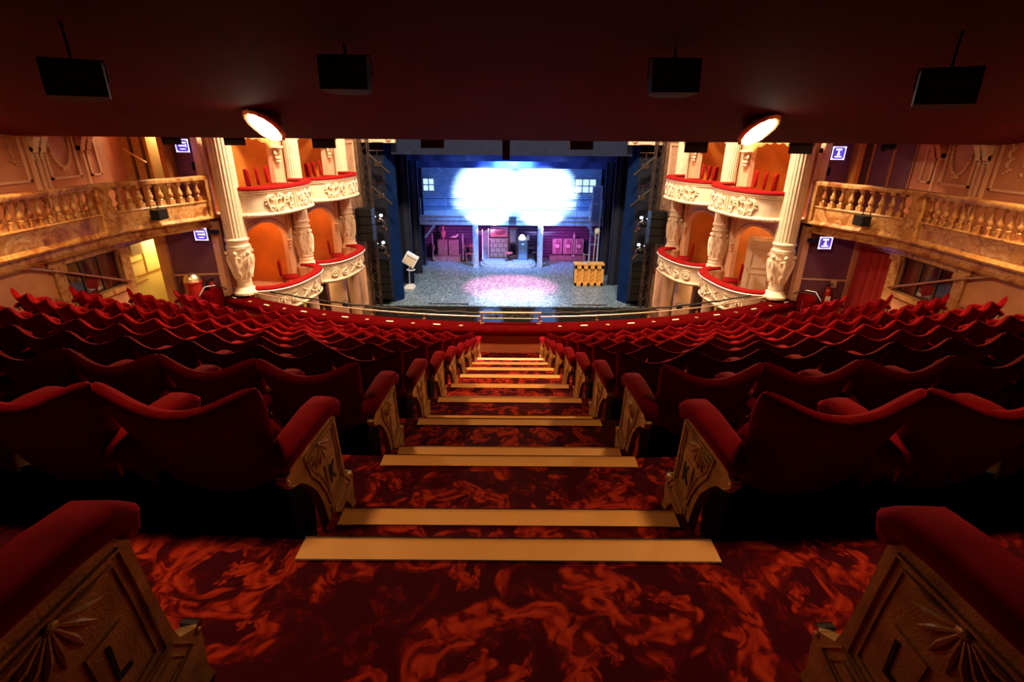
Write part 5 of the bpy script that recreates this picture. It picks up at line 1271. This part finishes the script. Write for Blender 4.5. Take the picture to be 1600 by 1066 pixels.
for x in (-0.10, 0.30): m.box(x-0.03, x+0.03, 27.15, 27.25, ZP, ZP+1.62)
for z in (0.02, 0.85, 1.60): m.box(-0.10, 0.30, 27.15, 27.25, ZP+z-0.03, ZP+z+0.03)
m.build('frame', DARKWOOD, t, smooth=0)
m = MB(); m.box(-0.05, 0.25, 27.19, 27.2, ZP+0.9, ZP+1.55); m.build('pane', SETGREY, t, smooth=0)
m = MB(); m.box(-0.13, 0.33, 27.1, 27.27, ZP+1.62, ZP+1.68); m.build('head_rail', simple('rust_red_rail', (0.5, 0.06, 0.05), 0.6), t, smooth=0)
t = thing('stool', 'small red-topped stool before the dark glazed frame on the platform', 'stool', (-0.1, 26.75, ZP))
m = MB(); m.lathe(-0.12, 26.75, [(0.21, ZP+0.40), (0.22, ZP+0.43), (0.2, ZP+0.46)], 20); m.build('seat', simple('coral_vinyl', (0.75, 0.10, 0.08), 0.5), t, smooth=40)
for a in range(3):
    m = MB(); m.cyl((-0.12+0.12*cos(a*2.1), 26.75+0.12*sin(a*2.1), ZP+0.4), (-0.12+0.2*cos(a*2.1), 26.75+0.2*sin(a*2.1), ZP), 0.015, n=6); m.build('leg', DARKWOOD, t, smooth=0)
t = thing('filing_cabinet', 'blue-grey cabinet on the platform under a bright white desk lamp', 'cabinet', (0.6, 27.3, ZP))
m = MB(); m.box(0.38, 0.86, 27.1, 27.5, ZP, ZP+1.0); m.build('carcass', simple('slate_blue_paint', (0.14, 0.22, 0.30), 0.6), t, smooth=0)
for i in range(3):
    m = MB(); m.box(0.40, 0.84, 27.085, 27.1, ZP+0.04+i*0.32, ZP+0.32+i*0.32); o = m.build('drawer', simple('slate_blue_front', (0.16, 0.25, 0.33), 0.6) if i == 0 else bpy.data.materials['slate_blue_front'], t, smooth=0)
    m = MB(); m.box(0.56, 0.68, 27.06, 27.085, ZP+0.18+i*0.32, ZP+0.20+i*0.32); m.build('handle', CHROME, o, smooth=0)
t = thing('desk_lamp', 'bright white domed lamp standing on the blue-grey cabinet', 'lamp', (0.58, 27.3, ZP+1.0))
m = MB(); m.lathe(0.58, 27.3, [(0.09, ZP+1.0), (0.09, ZP+1.02), (0.02, ZP+1.03), (0.02, ZP+1.08)], 14); m.build('base', CHROME, t, smooth=40)
m = MB(); m.lathe(0.58, 27.3, [(0.20, ZP+1.06), (0.19, ZP+1.14), (0.12, ZP+1.22), (0.11, ZP+1.27), (0.03, ZP+1.30)], 18); m.build('shade', CABLAMP, t, smooth=50)
tag(MB().poly([(0.80, 27.28, ZP+1.0), (0.97, 27.28, ZP+1.0), (0.94, 27.28, ZP+1.28), (0.84, 27.28, ZP+1.26)], (0, 0.03, 0)).build('upright_card', WHITEP, smooth=0), 'white upright card on the right of the blue-grey cabinet', 'card')
t = thing('side_table', 'small dark table at the right of the rounded platform', 'table', (1.0, 27.3, ZP))
m = MB(); m.box(0.88, 1.28, 27.0, 27.45, ZP+0.62, ZP+0.66); m.build('tabletop', DARKWOOD, t, smooth=0)
for a, b_ in ((0.9, 27.03), (1.25, 27.03), (0.9, 27.42), (1.25, 27.42)):
    m = MB(); m.cyl((a, b_, ZP), (a, b_, ZP+0.62), 0.018, n=6); m.build('leg', DARKWOOD, t, smooth=0)
def set_chair(x, y, z, rz, label, mat=None):
    t = thing('set_chair', label, 'chair', (x, y, z), 'plain chairs on the stage set')
    M = Matrix.Translation((x, y, z)) @ Matrix.Rotation(rz, 4, 'Z'); mat = mat or DARKWOOD
    m = MB(); m.box(-0.2, 0.2, -0.2, 0.2, 0.43, 0.47, M); m.build('seat', mat, t, smooth=0)
    m = MB(); m.box(-0.2, 0.2, -0.2, -0.17, 0.75, 0.92, M); m.box(-0.2, 0.2, -0.2, -0.17, 0.58, 0.64, M); m.build('backrest', mat, t, smooth=0)
    for a in (-0.18, 0.18):
        for b_ in (-0.18, 0.18):
            m = MB(); m.bar(tuple(M @ Vector((a, b_, 0))), tuple(M @ Vector((a, b_, 0.43 if b_ > 0 else 0.92))), 0.03, 0.03); m.build('leg', mat, t, smooth=0)
set_chair(1.35, 26.9, ZP, 1.2, 'dark chair at the right edge of the rounded platform')
tag(MB().box(-0.12, 0.24, 26.02, 26.12, -4.18, -3.86).build('hung_monitor', STEEL, smooth=0), 'small dark monitor fixed on the walkway front above the glazed frame', 'monitor')
# left bay: lockers, bust, gull, table, figure stands
t = thing('set_plinth', 'low maroon plinth under the two magenta-lit lockers', 'plinth', (-3.35, 27.7, ZS))
m = MB(); m.box(-4.15, -2.72, 27.4, 28.2, ZS, ZS+0.24); m.build('plinth_body', SETMAG, t, smooth=0)
for i, (x0, x1) in enumerate(((-3.95, -3.42), (-3.36, -2.80))):
    t = thing('locker', 'magenta-lit timber locker standing on the maroon plinth, the %s' % ('left of the two' if i == 0 else 'right of the two'), 'locker', ((x0+x1)/2, 27.6, ZS+0.24), 'lockers on the stage set')
    m = MB(); m.box(x0, x1, 27.6, 28.0, ZS+0.24, ZS+1.10); m.build('carcass', SETMAG, t, smooth=0)
    m = MB(); m.box(x0+0.02, x1-0.02, 27.58, 27.6, ZS+0.27, ZS+1.07); o = m.build('door', SETMAG, t, smooth=0)
    m = MB(); m.box(x1-0.09, x1-0.06, 27.56, 27.58, ZS+0.6, ZS+0.75); m.build('handle', CHROME, o, smooth=0)
t = thing('dress_bust', 'pink-lit tailor bust standing on the left locker', 'bust', (-3.65, 27.8, ZS+1.1))
m = MB(); m.lathe(-3.65, 27.8, [(0.10, ZS+1.10), (0.03, ZS+1.12), (0.03, ZS+1.20), (0.12, ZS+1.24), (0.11, ZS+1.36), (0.15, ZS+1.46), (0.12, ZS+1.54), (0.05, ZS+1.58), (0.05, ZS+1.63)], 16); m.build('torso', simple('bust_cloth', (0.6, 0.25, 0.3), 0.8), t, smooth=50)
m = MB(); m.pillow((-3.65, 27.8, ZS+1.72), (0.13, 0.15, 0.19), e=1, n=7); m.build('head', simple('bust_head', (0.7, 0.45, 0.4), 0.7), t, smooth=60)
t = thing('white_bird_prop', 'white bird-shaped prop standing on the right locker', 'bird', (-3.05, 27.8, ZS+1.1))
m = MB(); m.pillow((-3.05, 27.8, ZS+1.24), (0.32, 0.14, 0.14), Matrix.Identity(4), e=1, n=7); m.tube([(-2.95, 27.8, ZS+1.26), (-2.88, 27.8, ZS+1.34), (-2.86, 27.8, ZS+1.38)], [0.06, 0.05, 0.045], 8); m.tube([(-3.15, 27.8, ZS+1.24), (-3.30, 27.8, ZS+1.20)], [0.05, 0.01], 6); m.build('body', WHITEP, t, smooth=60)
for a in (-3.02, -3.08):
    m = MB(); m.cyl((a, 27.8, ZS+1.10), (a, 27.8, ZS+1.2), 0.01, n=5); m.build('leg', STEEL, t, smooth=0)
for x, lb in ((-4.2, 'left of the lockers'), (-2.58, 'right of the lockers')):
    t = thing('coat_stand', 'slim magenta-lit stand %s' % lb, 'stand', (x, 27.5, ZS), 'slim stands by the lockers')
    m = MB(); m.cyl((x, 27.5, ZS), (x, 27.5, ZS+1.45), 0.025, n=8); m.build('pole', WHITEP, t, smooth=40)
    m = MB(); m.lathe(x, 27.5, [(0.17, ZS), (0.17, ZS+0.03), (0.04, ZS+0.05)], 14); m.build('foot', DARKWOOD, t, smooth=40)
    m = MB(); m.pillow((x+0.03, 27.5, ZS+0.72), (0.16, 0.16, 0.45), e=1, n=7); m.build('hung_garment', SETMAG, t, smooth=60)
set_chair(-2.12, 27.3, ZS, 2.6, 'coral framed chair between the lockers and the left walkway post', simple('coral_frame', (0.75, 0.22, 0.2), 0.6))
t = thing('set_table', 'thin red-framed table left of the walkway post', 'table', (-2.2, 27.9, ZS))
m = MB(); m.box(-2.5, -1.9, 27.7, 28.1, ZS+0.72, ZS+0.76); m.build('tabletop', SETMAG, t, smooth=0)
for a, b_ in ((-2.47, 27.73), (-1.93, 27.73), (-2.47, 28.07), (-1.93, 28.07)):
    m = MB(); m.cyl((a, b_, ZS), (a, b_, ZS+0.72), 0.018, n=6); m.build('leg', SETMAG, t, smooth=0)
# right bay: three tall playing-card like boards, bench, lamp
t = thing('set_bench', 'low maroon bench under the three white-bordered boards', 'bench', (3.0, 28.1, ZS))
m = MB(); m.box(2.1, 4.1, 27.9, 28.4, ZS, ZS+0.22); m.build('bench_body', SETMAG, t, smooth=0)
CARDW = simple('card_white', (0.85, 0.78, 0.82), 0.6); CARDM = simple('card_magenta', (0.30, 0.08, 0.22), 0.6)
for i, x0 in enumerate((2.27, 2.86, 3.45)):
    t = thing('patterned_board', 'white-bordered upright board with pale disc and dark pattern, %s of three on the set' % ('left', 'middle', 'right')[i], 'board', (x0+0.25, 28.1, ZS+0.22), 'patterned boards on the set')
    z0, z1, x1 = ZS+0.30, ZS+1.12, x0+0.5
    m = MB(); m.box(x0, x1, 28.1, 28.14, z0, z1); m.build('board', CARDM, t, smooth=0)
    m = MB(); e = 0.035
    for a in ((x0, x1, z0, z0+e), (x0, x1, z1-e, z1), (x0, x0+e, z0, z1), (x1-e, x1, z0, z1), (x0+0.10, x0+0.14, z0, z1)): m.box(a[0], a[1], 28.085, 28.1, a[2], a[3])
    m.build('white_border', CARDW, t, smooth=0)
    m = MB(); m.lathe(0, 0, [(0.12, 0), (0.12, 0.012)], 20, M=Matrix.Translation((x0+0.26, 28.098, (z0+z1)/2+0.02)) @ Matrix.Rotation(pi/2, 4, 'X')); m.build('pale_disc', CARDW, t, smooth=0)
    m = MB()
    for zc in (z0+0.16, z1-0.14):
        for dx in (0.20, 0.36):
            m.tube([(x0+dx+0.045*cos(a), 28.09, zc+0.055*sin(a)) for a in [2*pi*q/10 for q in range(10)]], 0.010, 5, closed=True)
    for q in range(6): m.box(x0+0.055, x0+0.085, 28.088, 28.1, z0+0.09+q*0.12, z0+0.14+q*0.12)
    m.build('ring_pattern', CARDW, t, smooth=40)
t = thing('bottle_lamp', 'slender pink-lit candle lamp standing between the boards', 'lamp', (3.41, 27.95, ZS+0.22))
m = MB(); m.lathe(3.41, 27.95, [(0.07, ZS+0.22), (0.07, ZS+0.25), (0.02, ZS+0.27), (0.02, ZS+1.15), (0.05, ZS+1.2), (0.06, ZS+1.3), (0.02, ZS+1.42), (0.005, ZS+1.5)], 12); m.build('stem', CARDW, t, smooth=40)
# right tower with ropes
t = thing('set_tower', 'tall blue steel door tower at the right end of the walkway', 'tower', (4.15, 26.0, ZS))
m = MB()
for x in (3.98, 4.40): m.box(x-0.03, x+0.03, 25.97, 26.03, ZS, -2.35)
for z in (-2.36, -3.2, -4.05, -5.2): m.box(3.98, 4.40, 25.97, 26.03, z-0.025, z+0.025)
m.build('frame', SETGREY, t, smooth=0)
m = MB(); m.box(4.0, 4.38, 26.0, 26.02, -4.0, -2.4); m.build('panel', simple('tower_blue', (0.12, 0.18, 0.28), 0.5), t, smooth=0)
m = MB(); m.tube([(3.93, 25.9, -3.2), (3.87, 25.85, -3.3), (3.87, 25.85, -4.0), (3.93, 25.9, -4.1)], 0.02, 6); m.build('grab_handle', CHROME, t, smooth=50)
t = thing('hanging_ropes', 'pale ropes hanging from a pulley behind the upright piano', 'rope', (4.2, 24.6, ZS))
m = MB(); m.pillow((4.05, 24.4, -4.25), (0.26, 0.16, 0.30), e=0.8, n=6); m.build('pulley', PAPER, t, smooth=60)
for a in (3.98, 4.14):
    m = MB(); m.tube([(a, 24.4, -4.3), (a-0.02, 24.4, -5.2), (a-0.03, 24.4, ZS)], 0.016, 6); m.build('rope_strand', PAPER, t, smooth=50)
# upright piano seen from behind
t = thing('upright_piano', 'honey-coloured upright piano seen from behind with four braced bays', 'piano', (3.52, 22.8, ZS))
x0, x1, y0, z0, z1 = 2.88, 4.18, 22.7, ZS+0.02, ZS+1.0
m = MB(); m.box(x0, x1, y0+0.14, y0+0.5, z0, z1); m.build('case', DARKWOOD, t, smooth=0)
m = MB(); m.box(x0, x1, y0, y0+0.14, z1-0.20, z1-0.02); m.box(x0, x1, y0, y0+0.14, z0, z0+0.13)
for i in range(5): x = x0+0.05+(x1-x0-0.1)*i/4; m.box(x-0.055, x+0.055, y0, y0+0.14, z0, z1-0.05)
m.build('back_frame', PIANOWOOD, t, smooth=0)
m = MB(); m.box(x0-0.03, x1+0.03, y0-0.02, y0+0.52, z1-0.02, z1+0.02); m.build('lid', PIANOWOOD, t, smooth=0)
m = MB(); m.box(x0+0.02, x1-0.02, y0+0.11, y0+0.135, z0+0.05, z1-0.1); m.build('soundboard', PIANOWOOD, t, smooth=0)
for i in range(4):
    xa = x0+0.10+(x1-x0-0.1)*i/4; xb_ = x0+(x1-x0-0.1)*(i+1)/4
    m = MB()
    for q in range(3):
        za = z0+0.2+q*0.2; m.bar((xa+0.02, y0+0.09, za), (xb_-0.02, y0+0.09, za+0.18), 0.04, 0.035)
    m.build('diagonal_rib', PIANOWOOD, t, smooth=0)
m = MB(); m.box(3.46, 3.60, y0-0.01, y0, z0+0.02, z0+0.08); m.build('castor_plate', STEEL, t, smooth=0)
t = thing('goblet_stand', 'thin wire basket stand on top of the upright piano', 'stand', (3.38, 22.85, z1+0.02))
m = MB()
for a in (-0.09, 0.09):
    m.tube([(3.38+a, 22.85, z1+0.02), (3.38+a*1.5, 22.85, z1+0.48)], 0.010, 5)
m.tube([(3.38-0.14, 22.85, z1+0.45), (3.38, 22.85, z1+0.41), (3.38+0.14, 22.85, z1+0.45)], 0.010, 5); m.build('wire_frame', SETGREY, t, smooth=40)
m = MB(); m.box(3.30, 3.46, 22.78, 22.92, z1+0.02, z1+0.07); m.build('foot', SETGREY, t, smooth=0)
# vintage monitor on its stand at the left
t = thing('monitor_on_stand', 'tilted cream boxy monitor on a stand at the left side of the stage', 'monitor', (-4.42, 22.3, ZS))
M = Matrix.Translation((-4.42, 22.2, -5.17)) @ Matrix.Rotation(radians(30), 4, 'Y')
m = MB(); m.box(-0.26, 0.30, -0.05, 0.32, -0.26, 0.22, M); m.build('housing', WHITEP, t, smooth=0)
m = MB(); m.box(-0.20, 0.24, -0.07, -0.05, -0.21, 0.11, M); m.build('screen', simple('beige_screen', (0.72, 0.58, 0.42), 0.5), t, smooth=0)
m = MB(); m.box(-0.22, 0.26, -0.068, -0.05, 0.125, 0.14, M); m.build('screen_bezel', DARKWOOD, t, smooth=0)
m = MB(); m.tube([(-4.42+0.17*cos(a)+0.02, 22.2+0.17*sin(a), -5.62) for a in [2*pi*q/16 for q in range(16)]], 0.022, 6, closed=True); m.build('ring_arm', WHITEP, t, smooth=60)
m = MB(); m.cyl((-4.50, 22.2, -6.3), (-4.50, 22.2, -5.35), 0.04, n=10); m.build('post', CHROME, t, smooth=50)
m = MB(); m.box(-4.75, -4.28, 22.0, 22.5, ZS, ZS+0.05); m.poly([(-4.75, 22.02, ZS+0.05), (-4.28, 22.02, ZS+0.05), (-4.28, 22.02, ZS+0.22), (-4.6, 22.02, ZS+0.18)], (0, 0.1, 0)); m.build('foot', WHITEP, t, smooth=0)

# remove private bookkeeping
for o in list(bpy.data.objects):
    if '_o' in o.keys(): del o['_o']
